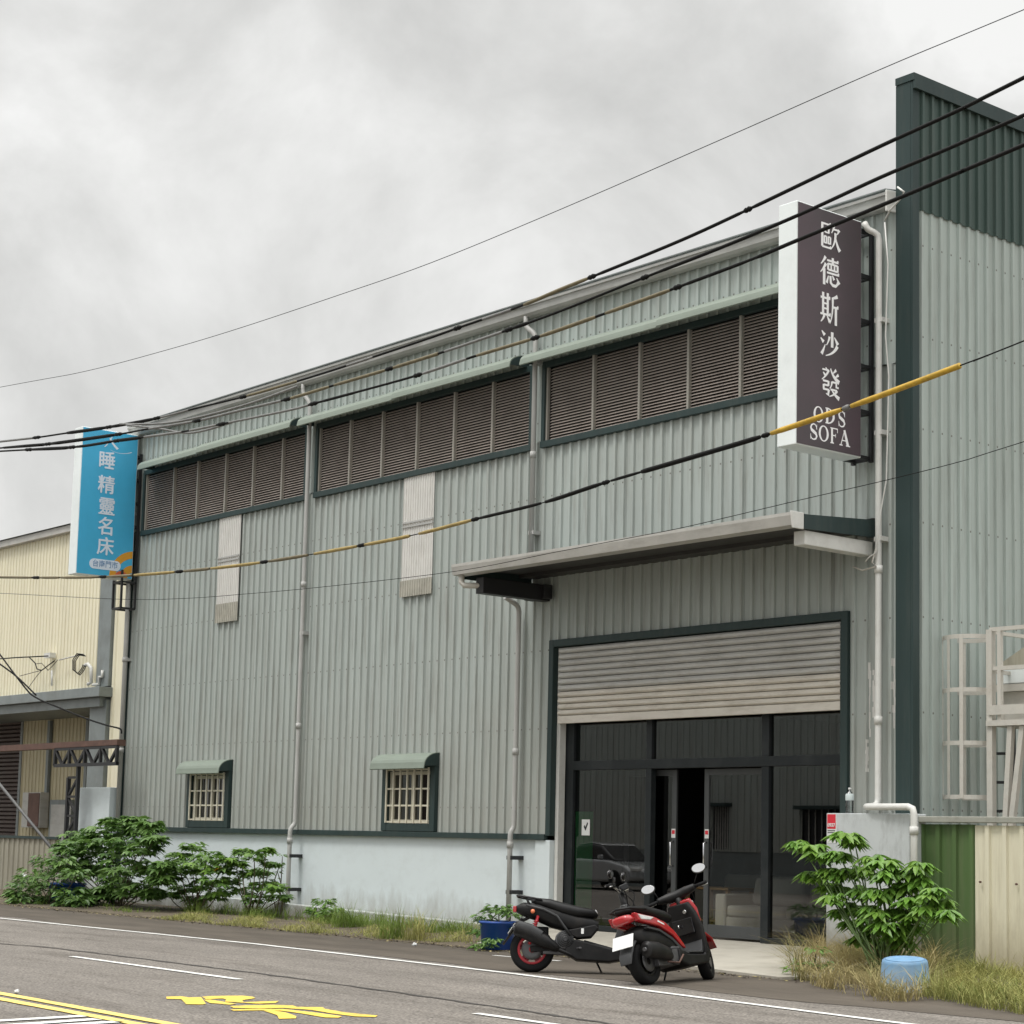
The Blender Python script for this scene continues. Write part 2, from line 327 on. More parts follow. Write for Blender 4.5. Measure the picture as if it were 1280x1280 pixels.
M['asphalt_edge'] = mat('asphalt_edge', (.098,.083,.067), rough=.85, var=.2, scale=1.4, stretch=(.4,1.2,1), dirt=(.05,.042,.034), dirt_amt=.7, dirt_scale=1.6, dirt_stretch=(.5,1.2,1), bump=.5, bscale=60, spec=.25)
M['soil'] = mat('soil', (.115,.092,.062), rough=.95, var=.25, scale=3, dirt=(.06,.05,.035), dirt_amt=.7, dirt_scale=4, bump=.8, bscale=40)
M['earth'] = mat('earth', (.14,.12,.09), rough=.95, var=.2, scale=.5, bump=.5)
M['concrete'] = mat('concrete', (.40,.375,.32), rough=.85, var=.08, scale=2, dirt=(.23,.205,.165), dirt_amt=.7, dirt_scale=1.7, bump=.25, bscale=50)
# ================================================================== the setting
def structure(name, mb, m): return tag(mb.build(name, m), kind='structure')
g = MB(); g.quad((-900,-900,-.22),(900,-900,-.22),(900,900,-.22),(-900,900,-.22)); structure('ground', g, M['earth'])
RZ = -.15
g = MB(); g.quad((-150,-26.5,RZ),(150,-26.5,RZ),(150,-3.0,RZ),(-150,-3.0,RZ)); structure('road', g, M['asphalt'])
# worn darker shoulder with an uneven inner edge
g = MB(); xs = [-150,-60]+[-40+.5*i for i in range(140)]+[60,150]
e0 = [(x, -5.28+.12*sin(x*1.3)+rnd.uniform(-.1,.1)) for x in xs]; e1 = [(x, -2.92+.06*sin(x*2.1)+rnd.uniform(-.07,.07)) for x in xs]
for i in range(len(xs)-1): g.quad((*e0[i],RZ+.004),(*e0[i+1],RZ+.004),(*e1[i+1],RZ+.004),(*e1[i],RZ+.004))
structure('road_shoulder', g, M['asphalt_edge'])
g = MB(); xs = [-150,-60]+[-40+.4*i for i in range(175)]+[60,150]
for a, b in zip(xs, xs[1:]):
    ya, yb = -3.02+.05*sin(a*3.3), -3.02+.05*sin(b*3.3)
    g.quad((a,ya,RZ+.008),(b,yb,RZ+.008),(b,-1.6,RZ+.05),(a,-1.6,RZ+.05)); g.quad((a,-1.6,RZ+.05),(b,-1.6,RZ+.05),(b,1.2,RZ+.02),(a,1.2,RZ+.02))
structure('verge', g, M['soil'])
g = MB()
AP = [(4.9,-2.62),(5.9,-2.70),(7.4,-2.82),(9.2,-3.02),(11.2,-3.32),(11.4,-2.9),(10.3,-.36),(10.3,.55),(3.3,.55),(3.3,-.3),(4.5,-1.6)]
def apz(y): return min(0.0, -.118+ (y+3.3)*.118/3.0)
top = [Vector((x,y,apz(y))) for x,y in AP]; g.b.faces.new([g.b.verts.new(p) for p in top])
for i in range(len(AP)):
    a, b = top[i], top[(i+1)%len(AP)]; g.quad(a, b, (b.x,b.y,-.21), (a.x,a.y,-.21))
structure('concrete_apron', g, M['concrete'])
# painted markings
def strip(name, a, b, w, m, z=RZ+.008):
    a, b = Vector((*a,z)), Vector((*b,z)); d = (b-a).normalized(); n = Vector((-d.y,d.x,0))*w/2
    g = MB(); k = max(2, int((b-a).length/.25)); pts = [a+(b-a)*i/k for i in range(k+1)]; q = random.Random(len(name)*7+int(a.x))
    L_ = [p+n*(1+q.uniform(-.12,.06)) for p in pts]; R_ = [p-n*(1+q.uniform(-.12,.06)) for p in pts]
    for i in range(k): g.quad(R_[i], R_[i+1], L_[i+1], L_[i])
    return structure(name, g, m)
P0, P1, P2, PC = (atz(*q, RZ) for q in ((0,1148.2),(640,1217.5),(1128,1280),(320,1180.5)))
strip('edge_line', (-90, P0.y+ (P0.y-PC.y)/(P0.x-PC.x)*(-90-P0.x)), (PC.x,PC.y), .11, M['line_white'])
strip('edge_line', (PC.x,PC.y), (P1.x,P1.y), .11, M['line_white']); strip('edge_line', (P1.x,P1.y), (P2.x,P2.y), .11, M['line_white'])
P3 = P2+(P2-P1)*2; strip('edge_line', (P2.x,P2.y), (P3.x,P3.y), .11, M['line_white'])
def pxstrip(name, a, b, w, m, z=RZ+.008): a, b = atz(*a,z), atz(*b,z); return strip(name, (a.x,a.y), (b.x,b.y), w, m, z)
pxstrip('lane_line', (90,1195.3), (300,1224), .10, M['line_white'])
a, b = atz(595,1267.5,RZ), atz(690,1281,RZ); b2 = a+(b-a).normalized()*4.4; strip('lane_line', (a.x,a.y), (b2.x,b2.y), .10, M['line_white'])
pxstrip('parking_line', (617,1194), (700,1201), .08, M['line_white'])
a, b = atz(0,1242.5,RZ), atz(213,1281,RZ); d = (b-a); strip('centre_line', (a.x-d.x*5,a.y-d.y*5), (b.x+d.x*3,b.y+d.y*3), .13, M['line_paleyellow'])
a, b = atz(0,1249.5,RZ), atz(172,1281,RZ); d = (b-a); strip('centre_line', (a.x-d.x*5,a.y-d.y*5), (b.x+d.x*3,b.y+d.y*3), .13, M['line_paleyellow'])
for q in (((-60,1279),(106,1269.5)), ((-60,1286),(122,1273.5)), ((60,1282),(150,1276.5))): pxstrip('hatch_line', *q, .13, M['line_white'])
# yellow road lettering, flattened by the low view: its strokes lie on the asphalt
def zz(l): return [(200+x/4.571, 1230+y/4.571) for x, y in l]
YEL = [[(35,72),(120,70),(165,76),(235,74),(262,112),(245,116),(150,115),(122,86),(38,84)],
       [(240,72),(285,68),(470,66),(530,72),(545,80),(470,92),(478,103),(680,96),(660,108),(560,112),(440,104),(372,100),(378,88),(360,82),(262,86)],
       [(250,90),(290,88),(378,104),(440,112),(400,118),(285,108)],
       [(400,126),(470,122),(640,118),(760,122),(780,130),(930,132),(945,142),(1060,162),(1245,180),(1230,188),(1110,184),(985,168),(870,148),(700,136),(560,140),(420,136)],
       [(400,144),(560,142),(700,142),(870,160),(1040,184),(1020,192),(940,190),(800,166),(690,152),(590,150),(420,152)],
       [(590,152),(640,150),(720,162),(780,184),(775,196),(680,198),(670,178),(630,164)]]
for l in YEL:
    g = MB(); pts = [atz(*q, RZ+.006) for q in zz(l)]; g.b.faces.new([g.b.verts.new(p) for p in pts]); structure('road_lettering', g, M['line_yellow'])
# sealed seam in the asphalt
g = MB(); pp = [atz(x,y,RZ+.005) for x,y in ((-60,1174.5),(60,1184),(200,1201),(320,1216),(480,1238),(640,1261),(760,1279),(900,1301),(1100,1333))]
pts = []
for a, b in zip(pp, pp[1:]):
    for k in range(12): pts.append(a+(b-a)*k/12+Vector((0,rnd.uniform(-.02,.02),0)))
for i in range(len(pts)-1):
    w0, w1 = .022+.018*sin(i*.7)**2, .022+.018*sin((i+1)*.7)**2
    g.quad(pts[i]+Vector((0,-w0,0)), pts[i+1]+Vector((0,-w1,0)), pts[i+1]+Vector((0,w1,0)), pts[i]+Vector((0,w0,0)))
structure('road_seam', g, M['seam'])

# ================================================================== corrugated sheet
PITCH = .205
def corr(mb, u0, u1, v0, v1, P, pitch=PITCH, d=.035, ph=0.0):
    # ribs: flat pan, then a raised rib; P(u, v, h) gives the point with h out of the sheet
    prof = [(0,0),(.62,0),(.67,1),(.90,1),(.95,0)]
    us = [(u0, None)]; k = math.floor((u0-ph)/pitch)-1
    while ph+k*pitch < u1+pitch:
        for t, h in prof:
            u = ph+(k+t)*pitch
            if u0+1e-4 < u < u1-1e-4: us.append((u, h))
        k += 1
    def hh(u):
        t = ((u-ph)/pitch) % 1
        for (a, ha), (b, hb) in zip(prof, prof[1:]+[(1,0)]):
            if a <= t <= b: return ha+(hb-ha)*(t-a)/(b-a) if b > a else ha
        return 0
    us = [(u0, hh(u0))]+us[1:]+[(u1, hh(u1))]
    lo = [mb.b.verts.new(P(u, v0, h*d)) for u, h in us]; hi = [mb.b.verts.new(P(u, v1, h*d)) for u, h in us]
    for i in range(len(us)-1): mb.b.faces.new((lo[i], lo[i+1], hi[i+1], hi[i]))
def corr_open(mb, u0, u1, v0, v1, P, holes, **kw):
    cuts = sorted({u0, u1, *[h for q in holes for h in q[:2] if u0 < h < u1]})
    for a, b in zip(cuts, cuts[1:]):
        m = (a+b)/2; z = v0
        for h in sorted([q for q in holes if q[0] < m < q[1] and q[3] > v0 and q[2] < v1], key=lambda q: q[2]):
            if h[2] > z: corr(mb, a, b, z, h[2], P, **kw)
            z = max(z, h[3])
        if z < v1: corr(mb, a, b, z, v1, P, **kw)

# ================================================================== the main warehouse
WH = thing('warehouse', 'long grey green corrugated warehouse with louvre bands, roller shutter and glass shop front', 'warehouse')
XL0, XR0 = -10.42, 10.12
PF = lambda u, v, h: (u, -h, v)
LV = [(-10.0,-3.85), (-3.45,2.68), (3.03,9.02)]      # louvre bands
holes = [(a, b, 7.60, 8.80) for a, b in LV] + [(-7.64,-6.10,1.40,2.50), (-1.02,.44,1.40,2.50), (3.28,9.30,-1,4.40)]
g = MB(); corr_open(g, XL0, XR0, 7.62, 9.72, PF, holes, ph=.11); g.build('upper_cladding', M['clad'], WH, normals=False)
g = MB(); corr_open(g, XL0, XR0, 1.40, 7.615, lambda u,v,h:(u,.012-h,v), holes); g.build('lower_cladding', M['clad_lower'], WH, normals=False)
# plinth and its footing
g = MB(); g.box(-10.42,3.02,.02,.16,-.25,1.34); g.build('plinth_wall', M['plinth'], WH)
g = MB(); g.prism([(-10.42,-.25),(2.62,-.25),(2.62,-.015),(-10.42,.20)], 'y', -.20, .019); g.build('footing', M['plinth'], WH, bevel=.012)
g = MB(); g.box(-10.42,3.268,-.065,.018,1.335,1.425); g.build('base_trim', M['trim'], WH, bevel=.006)
# the white rendered column beside the door and the inner reveal
g = MB(); g.box(3.021,3.37,-.03,.60,-.1,1.333); g.build('door_pier', M['plinth'], WH, bevel=.01)
g = MB(); g.box(-10.50,-10.422,-.05,.10,-.2,9.7); g.build('corner_trim', M['trim'], WH)
# firewall at the right: narrow dark front edge, then the long side wall
XS = 10.36
g = MB(); g.box(XR0,XS+.002,-.055,.0,1.5,11.34); g.box(XS+.004,XS+.04,-.053,.075,1.5,11.33); g.build('firewall_edge', M['trim'], WH)
g = MB(); g.box(XR0+.002,XS+.075,-.07,22,11.345,11.44); g.box(XS+.052,XS+.09,-.06,22,11.23,11.344); g.build('parapet_cap', M['trim'], WH)
g = MB(); g.box(XR0+.01,XS-.01,.01,22,-.2,11.33); g.build('firewall_core', M['grey_trim'], WH)
PS = lambda u, v, h: (XS+.004+h, u, v)
g = MB(); corr(g, .076, 22, 9.62, 11.24, lambda u,v,h:(XS+.022+h,u,v), pitch=.195); g.build('parapet_cladding', M['clad_dark'], WH, normals=False)
g = MB(); corr(g, .076, 22, -.2, 9.70, PS, pitch=.195); g.build('side_cladding', M['clad_side'], WH, normals=False)
# shell behind: roof, left and back walls
g = MB(); g.quad((-10.5,-.1,9.83),(10.12,-.1,9.83),(10.12,11,11.0),(-10.5,11,11.0)); g.quad((-10.5,11,11.0),(10.12,11,11.0),(10.12,22,9.8),(-10.5,22,9.8))
g.build('roof', M['clad_side'], WH)
g = MB(); g.box(-10.49,-10.44,.11,22,-.2,9.78); g.box(-10.43,10.1,21.9,22,-.2,9.75); g.build('rear_walls', M['clad_lower'], WH)
# eaves gutter
g = MB()
gp = [(-.045,9.70),(-.06,9.67),(-.15,9.68),(-.19,9.72),(-.20,9.83),(-.225,9.83),(-.225,9.87),(-.18,9.87),(-.165,9.74),(-.14,9.71),(-.07,9.71),(-.06,9.85),(-.045,9.85)]
g.prism(gp, 'x', -10.55, 10.09); gut = g.build('eaves_gutter', M['eaves'], WH)
g = MB(); g.prism([(-.03,9.62),(-.24,9.60),(-.24,9.89),(-.03,9.91)], 'x', 10.092, 10.12); g.build('gutter_end', M['white_metal'], gut, bevel=.01)
g = MB(); g.prism([(-.24,9.893),(-.24,9.91),(0,9.95),(0,9.93)], 'x', -10.55, 10.09); g.build('eaves_flashing', M['grey_trim'], WH)
g = MB(); g.tube([aty(1122,234,-.4), aty(1130,240,-.42), aty(1127,247,-.38), aty(1113,262,-.2), aty(1106,276,-.16)], .014, 6); g.build('loose_cable', M['white_metal'], WH)

# louvre bands
def louvre(a, b, n, mull=None):
    fr = MB(); fr.box(a-.06,b+.06,-.075,.02,7.50,7.605); fr.box(a-.06,a+.012,-.06,.02,7.606,8.85); fr.box(b-.012,b+.06,-.06,.02,7.606,8.85); fr.box(a-.06,b+.06,-.05,.02,8.80,8.9)
    f = fr.build('louvre_window', M['trim'], WH, bevel=.006)
    bk = MB(); bk.quad((a-.19,.14,7.5),(b,.14,7.5),(b,.14,8.9),(a-.19,.14,8.9)); bk.build('shade_backing', M['black'], f)  # black sheet stands in for the unlit interior between the slats
    xs = mull or [a+.03+(b-a-.06)*i/n for i in range(n+1)]
    for i in range(1, len(xs)-1):
        q = MB(); q.box(xs[i]-.022,xs[i]+.022,-.035,.03,7.606,8.80); q.build('mullion', M['mullion'], f)
    q = MB(); q.box(a+.013,a+.05,-.02,.03,7.606,8.8); q.build('mullion', M['mullion'], f)
    for i in range(len(xs)-1):
        s = MB(); x0, x1 = xs[i]+.023, xs[i+1]-.023
        nsl = 25
        for k in range(nsl):
            z = 7.625+k*(1.17/nsl)
            s.obox(((x0+x1)/2, .03, z+.02), (1,0,0), (0,1,.75), (0,-.75,1), (x1-x0)/2, .034, .003)
        s.build('louvre_panel', M['louvre'], f)
    return f
louvre(*LV[0], 6, [-9.97,-8.8,-7.83,-6.74,-5.71,-4.67,-3.87]); louvre(*LV[1], 6, [-3.40,-2.42,-1.42,-.39,.66,1.69,2.66]); louvre(*LV[2], 6, [3.10,4.17,5.21,6.25,7.30,8.2,8.98])
# curved sheet awnings: long ones in two lengths over each band, short ones over the windows
def awn_prof(z1, dep, drop, n=7, t=.012):
    o = [(-dep*sin(pi/2*i/n), z1-drop*(1-cos(pi/2*i/n))) for i in range(n+1)]
    o.append((-dep-.01, z1-drop-.05)); i_ = [(y+t*1.2, z-t) for y, z in o]; return o+i_[::-1]
def awning(x0, x1, z1, dep, drop, caps=(1,1), mid=None):
    g = MB(); g.prism(awn_prof(z1, dep, drop), 'x', x0, x1); o = g.build('awning', M['awning'], WH)
    cp = [(-.0, z1)]+[(-(dep-.015)*sin(pi/2*i/7), z1-.012-drop*(1-cos(pi/2*i/7))) for i in range(8)]+[(0, z1-drop)]
    for w, s_, x in ((caps[0], 1, x0), (caps[1], -1, x1)):
        if w:
            g = MB(); g.prism(cp, 'x', x-.002*s_, x+.014*s_); g.build('end_cap', M['trim'], o)
    return o
awning(-9.70,-7.18,9.06,.40,.19,(1,0)); awning(-7.27,-3.86,9.075,.41,.19,(0,1))
awning(-3.62,-.55,9.06,.40,.19,(1,0)); awning(-.64,2.58,9.075,.41,.19,(0,1))
awning(2.82,6.05,9.06,.40,.19,(1,0)); awning(5.96,9.12,9.075,.41,.19,(0,1))
# small barred windows
def barred(x0, x1):
    f = MB(); f.box(x0-.02,x0+.12,-.07,.05,1.43,2.52); f.box(x1-.12,x1+.02,-.07,.05,1.43,2.52); f.box(x0+.121,x1-.121,-.068,.05,1.43,1.56); f.box(x0+.121,x1-.121,-.068,.05,2.44,2.52)
    o = f.build('window', M['trim'], WH, bevel=.008)
    a, b = x0+.125, x1-.125
    s = MB(); s.box(a,a+.05,.0,.10,1.565,2.435); s.box(b-.05,b,.0,.10,1.565,2.435); s.box(a+.051,b-.051,.0,.10,1.565,1.625); s.box(a+.051,b-.051,.0,.10,2.38,2.435); s.box((a+b)/2-.03,(a+b)/2+.03,.03,.09,1.63,2.38)
    s.build('sash', M['cream_metal'], o)
    p = MB(); p.quad((a,.075,1.57),(b,.075,1.57),(b,.075,2.43),(a,.075,2.43)); p.build('pane', M['glass_dark'], o, normals=False)
    d = MB(); d.box(a-.05,b+.05,.25,.3,1.5,2.5); d.build('shade_panel', M['room_dark'], o)  # dark panel standing in for the unlit room behind the pane
    n = 6; w = (b-a)/n
    for i in range(n+1):
        q = MB(); x = a+.012+(b-a-.024)*i/n; q.box(x-.014,x+.014,-.095,-.072,1.57,2.49); q.build('bar', M['cream_metal'], o)
    for z in (1.585,1.86,2.14,2.46):
        q = MB(); q.box(a,b,-.071,-.058,z-.014,z+.014); q.build('bar', M['cream_metal'], o)
    awning(x0-.05,x1+.03,2.74,.31,.22,(1,1))
barred(-7.64,-6.10); barred(-1.02,.44)
# two pale translucent sheets let into the cladding
for a, b, zb, zc in ((-32.86+26,-32.06+26,5.75,5.42), (-26.69+26,-25.82+26,5.66,5.42)):
    g = MB(); corr(g, a, b, zb, 7.50, lambda u,v,h:(u,-.037-h,v), pitch=.0683, d=.012); g.build('skylight_sheet', M['patch'], WH, normals=False)
    g = MB(); corr(g, a-.02, b+.02, zc, zb+.04, lambda u,v,h:(u,-.052-h,v), pitch=.0683, d=.012); g.build('skylight_sheet', M['patch_old'], WH, normals=False)
    g = MB(); 
    for z in (6.62, 6.69): g.box(a,b,-.064,-.050,z,z+.028)
    g.build('sheet_strap', M['pvc'], WH)

# white paint scuffs beside the right-hand rain pipe
for x0_, w_, za_s, zb_s in ((9.62,.05,2.75,3.72),(9.68,.07,3.0,3.62),(9.77,.03,2.9,3.5),(10.02,.05,2.85,3.75),(10.06,.05,3.05,3.6),(9.60,.03,2.3,2.72)):
    g = MB(); n_ = 9
    for k in range(n_):
        z_ = za_s+(zb_s-za_s)*k/n_; s0 = rnd.uniform(0,.4)*w_; s1 = rnd.uniform(0,.4)*w_
        corr(g, x0_+s0, x0_+w_-s1, z_, z_+(zb_s-za_s)/n_, lambda u,v,h:(u,.012-h-.003,v))
    g.build('paint_scuff', M['patch'], WH, normals=False)
# rain pipes
PXR = aty(1142.5,1060,-.47).x
def pipe(pts, r=.042, br=(), m='pvc', name='downpipe', col=()):
    g = MB(); q = [Vector(p) for p in pts]; sm = [q[0]]
    for i in range(1, len(q)-1):                  # rounded corners
        a, b, c = q[i-1], q[i], q[i+1]; k = min(.09, (a-b).length*.45, (c-b).length*.45)
        u, v = b+(a-b).normalized()*k, b+(c-b).normalized()*k
        sm += [u, (u+2*b+v)/4, v]
    sm.append(q[-1]); g.tube(sm, r, 10); o = g.build(name, M[m], WH)
    for z, x, y in br:
        g = MB(); g.box(x-r-.015,x+r+.03,y-.02,.02,z-.03,z+.03); g.build('pipe_bracket', M['steel_dark'] if y < -.14 else M[m], o)
    for z, x, y in col:
        g = MB(); g.lathe([(r+.012,z-.05),(r+.012,z+.05)], (x,y,0), n=10); g.build('pipe_socket', M[m], o)
    return o
pipe([(-3.86,-.14,9.69),(-3.86,-.14,9.52),(-3.63,-.12,9.30),(-3.63,-.12,1.52),(-3.63,-.22,1.44),(-3.63,-.22,.14),(-3.95,-.26,.10),(-4.0,-.27,-.1)], br=[(.95,-3.63,-.22),(.35,-3.63,-.22),(5.0,-3.63,-.12)], col=[(5.9,-3.63,-.12),(3.3,-3.63,-.12),(1.22,-3.63,-.22)])
pipe([(2.64,-.14,9.69),(2.64,-.14,9.52),(2.87,-.12,9.36),(2.87,-.12,5.5)], br=[(8.9,2.87,-.12),(6.15,2.87,-.12)], col=[(7.4,2.87,-.12)])
pipe([(2.62,-.42,5.12),(2.62,-.13,5.0),(2.62,-.13,1.52),(2.62,-.20,1.44),(2.62,-.20,-.08)], br=[(1.05,2.62,-.2),(.52,2.62,-.2)], col=[(2.7,2.62,-.13),(1.25,2.62,-.2)])
pipe([(-10.36,-.12,9.55),(-10.36,-.12,1.5)], r=.05, br=[(8,-10.36,-.12),(4.9,-10.36,-.12)], col=[(4.9,-10.36,-.12),(3.0,-10.36,-.12)])
pipe([(9.76,-.26,9.52),(9.80,-.24,9.42),(9.90,-.13,9.36),(9.90,-.13,1.86),(9.90,-.40,1.84),(PXR,-.47,1.84),(PXR,-.47,-.15)], r=.043, br=[(8.2,9.90,-.13),(6.7,9.90,-.13),(5.3,9.90,-.13)], m='white_metal', col=[(4.9,9.90,-.13),(2.95,9.90,-.13),(1.55,PXR,-.47)])
g = MB(); w = [(1106,278),(1110,330),(1107,420),(1111,470),(1109,560),(1108,600),(1101,640),(1097,672),(1096,690),(1086,697),(1082,702)]
g.tube([aty(x,y,-.21) for x,y in w], .010, 5); g.build('loose_cable', M['white_metal'], WH)
g = MB(); g.tube([aty(x,y,-.2) for x,y in ((1097,680),(1090,703),(1095,708),(1078,713),(1066,708))], .012, 5); g.build('loose_cable', M['steel'], WH)

# canopy over the door
CYF = -1.60
cL = aty(566,712,CYF).x; cR = aty(990,650,CYF).x; cz = aty(984,641,CYF).z
zw = aty(1093,652,-.05).z
CN = MB(); gp = [(CYF,cz-.16),(CYF-.03,cz-.04),(CYF-.03,cz),(CYF+.01,cz),(CYF+.015,cz-.10),(CYF+.15,cz-.12),(CYF+.15,cz-.01),(CYF+.17,cz-.01),(CYF+.17,cz-.17)]
CN.prism(gp, 'x', cL, cR); cg = CN.build('canopy_gutter', M['gutter'], WH)
g = MB(); g.prism([(CYF-.045,cz+.012),(CYF-.01,cz-.20),(CYF+.19,cz-.20),(CYF+.19,cz+.012)], 'x', cR+.001, cR+.03); g.build('gutter_end', M['white_metal'], cg, bevel=.008)
g = MB(); P = lambda u, v, h: (u, v, cz-.015+(zw-cz-.03)*(v-CYF-.1)/(-CYF)+h)
corr(g, cL+.02, cR-.01, CYF+.1, -.035, P, pitch=.2, d=.025); rf = g.build('canopy_roof', M['grey_trim'], WH, normals=False)
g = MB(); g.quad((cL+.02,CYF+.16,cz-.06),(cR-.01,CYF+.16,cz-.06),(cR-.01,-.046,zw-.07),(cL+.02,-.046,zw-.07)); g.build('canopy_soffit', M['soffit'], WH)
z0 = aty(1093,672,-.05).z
g = MB(); g.prism([(-.30,zw-.135),(-.30,zw-.015),(-.05,zw+.05),(.03,zw+.055),(.03,zw-.13)], 'x', cL+.021, cR-.012); g.build('canopy_gap_seal', M['soffit'], WH)  # added to close the roof gap so no sunlight leaks onto the wall
g = MB(); g.prism([(CYF+.14,cz-.02),(CYF+.14,cz-.20),(-.035,cz-.2),(-.035,zw)], 'x', cL+.0, cL+.018); g.build('canopy_side', M['trim'], WH)
g = MB(); g.prism([(CYF+.192,cz-.005),(CYF+.192,cz-.19),(-.035,z0),(-.035,zw+.02)], 'x', cR-.008, cR+.035); g.build('canopy_side', M['trim'], WH)
g = MB(); g.box(cR-.20,cR-.012,CYF+.25,-.04,cz-.38,cz-.195); g.build('canopy_beam', M['white_metal'], WH, bevel=.01)
g = MB(); g.box(cL+.30,cL+.48,CYF+.22,-.04,cz-.45,cz-.20); g.box(cL+.05,cL+.55,-.22,-.05,cz-.42,cz-.2); g.build('canopy_beam', M['steel_dark'], WH, bevel=.01)
g = MB(); g.tube([(cL+.12,CYF+.08,cz-.13),(cL+.12,CYF+.08,cz-.27),(cL+.16,CYF+.1,cz-.32),(cL+.42,CYF+.3,cz-.33)], .045, 8); g.build('gutter_outlet', M['steel'], cg)

# door opening: frame, shutter, shop front
g = MB(); g.box(3.27,3.38,-.05,.14,1.40,4.42); g.box(9.20,9.31,-.05,.14,-.0,4.42); g.box(3.381,9.199,-.05,.14,4.31,4.42); g.build('door_frame', M['trim'], WH, bevel=.008)
g = MB(); g.box(3.381,3.455,.06,.18,-.0,4.30); g.build('guide_rail', M['white_metal'], WH); g = MB(); g.box(9.15,9.199,.0,.18,-.0,4.30); g.build('guide_rail', M['trim'], WH)
def slats(z0, z1, n, m, name, par):
    g = MB(); h = (z1-z0)/n
    for k in range(n):
        z = z0+k*h; pr = [(.05,z),(.02,z+.01*h/.11),(-.005,z+.3*h),(-.005,z+.62*h),(.02,z+.9*h),(.06,z+.97*h),(.06,z+h)]
        for a, b in zip(pr, pr[1:]): g.quad((3.456,a[0],a[1]),(9.149,a[0],a[1]),(9.149,b[0],b[1]),(3.456,b[0],b[1]))
    return g.build(name, m, par, normals=False)
sh = slats(3.62,4.30,7,M['shutter'],'roller_shutter',WH); slats(3.24,3.615,4,M['shutter_low'],'shutter_slats',sh)
g = MB(); g.box(3.458,9.147,.0,.07,3.12,3.235); g.build('bottom_rail', M['shutter_low'], sh, bevel=.006)
SF = MB(); ZT = 2.48; y0, y1 = .20, .30
# columns and rails: px 708|805|812|945|1053 measured on the wall plane
xl = [3.62, 5.20, 7.60, 9.06]
SF.box(3.40,3.62,y0,y1,0,3.5); SF.box(9.08,9.199,y0,y1,0,3.5)
SF.box(5.24,5.36,y0,y1,0,ZT-.07); SF.box(7.56,7.70,y0,y1,0,ZT-.07)
SF.box(5.24,5.36,y0,y1,ZT+.07,3.5); SF.box(7.56,7.70,y0,y1,ZT+.07,3.5)
SF.box(3.621,9.079,y0-.01,y1+.01,ZT-.069,ZT+.069); SF.box(3.621,5.239,y0,y1,0.0,.08); SF.box(7.701,9.079,y0,y1,0.0,.08); SF.box(3.621,9.079,y0,y1,3.42,3.5)
sf = SF.build('shop_front', M['frame'], WH, bevel=.006)
for a, b, z0_, z1_ in ((3.62,5.24,.08,ZT-.07),(7.70,9.08,.08,ZT-.07),(3.62,5.24,ZT+.07,3.42),(5.36,7.56,ZT+.07,3.42),(7.70,9.08,ZT+.07,3.42)):
    q = MB(); q.quad((a,.25,z0_),(b,.25,z0_),(b,.25,z1_),(a,.25,z1_)); q.build('pane', M['glass'], sf, normals=False)
def door_leaf(x0, x1, y, hx):
    q = MB(); q.box(x0,x0+.09,y,y+.04,.03,ZT-.08); q.box(x1-.09,x1,y,y+.04,.03,ZT-.08); q.box(x0+.091,x1-.091,y,y+.04,.03,.20); q.box(x0+.091,x1-.091,y,y+.04,ZT-.17,ZT-.08)
    d = q.build('door_leaf', M['frame_grey'], WH, bevel=.005)
    q = MB(); q.quad((x0+.09,y+.02,.2),(x1-.09,y+.02,.2),(x1-.09,y+.02,ZT-.17),(x0+.09,y+.02,ZT-.17)); q.build('pane', M['glass'], d, normals=False)
    q = MB(); q.tube([(hx,y,1.00),(hx,y-.06,1.02),(hx,y-.06,1.34),(hx,y,1.36)], .014, 8); q.build('door_handle', M['chrome'], d)
    q = MB(); q.box(hx-.04,hx+.04,y-.004,y-.001,1.41,1.54); st = q.build('push_sticker', M['paper'], d)
    q = MB(); q.box(hx-.03,hx+.03,y-.006,y-.0042,1.465,1.52); q.build('sticker_mark', M['notice_red'], d)
door_leaf(4.62,5.73,.36,5.68); door_leaf(6.32,7.62,.34,6.38)
# behind the glass
q = MB(); q.box(3.625,4.02,.262,.275,.085,1.78); q.build('green_board', M['green_board'], WH)
q = MB(); q.box(3.80,3.98,.238,.246,1.42,1.66); st = q.build('notice_sheet', M['paper'], sf)
q = MB(); q.prism([(3.85,1.55),(3.87,1.58),(3.885,1.54),(3.93,1.62),(3.945,1.60),(3.89,1.49)], 'y', .2345, .2375); q.build('notice_mark', M['frame'], sf)
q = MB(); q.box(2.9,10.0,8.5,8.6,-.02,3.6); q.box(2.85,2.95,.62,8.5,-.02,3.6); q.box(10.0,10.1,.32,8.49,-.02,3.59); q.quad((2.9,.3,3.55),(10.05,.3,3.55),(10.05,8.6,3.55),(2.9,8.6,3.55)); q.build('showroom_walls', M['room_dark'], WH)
q = MB(); q.quad((2.9,.56,-.004),(10.05,.56,-.004),(10.05,8.6,-.004),(2.9,8.6,-.004)); q.build('showroom_floor', M['room_floor'], WH)

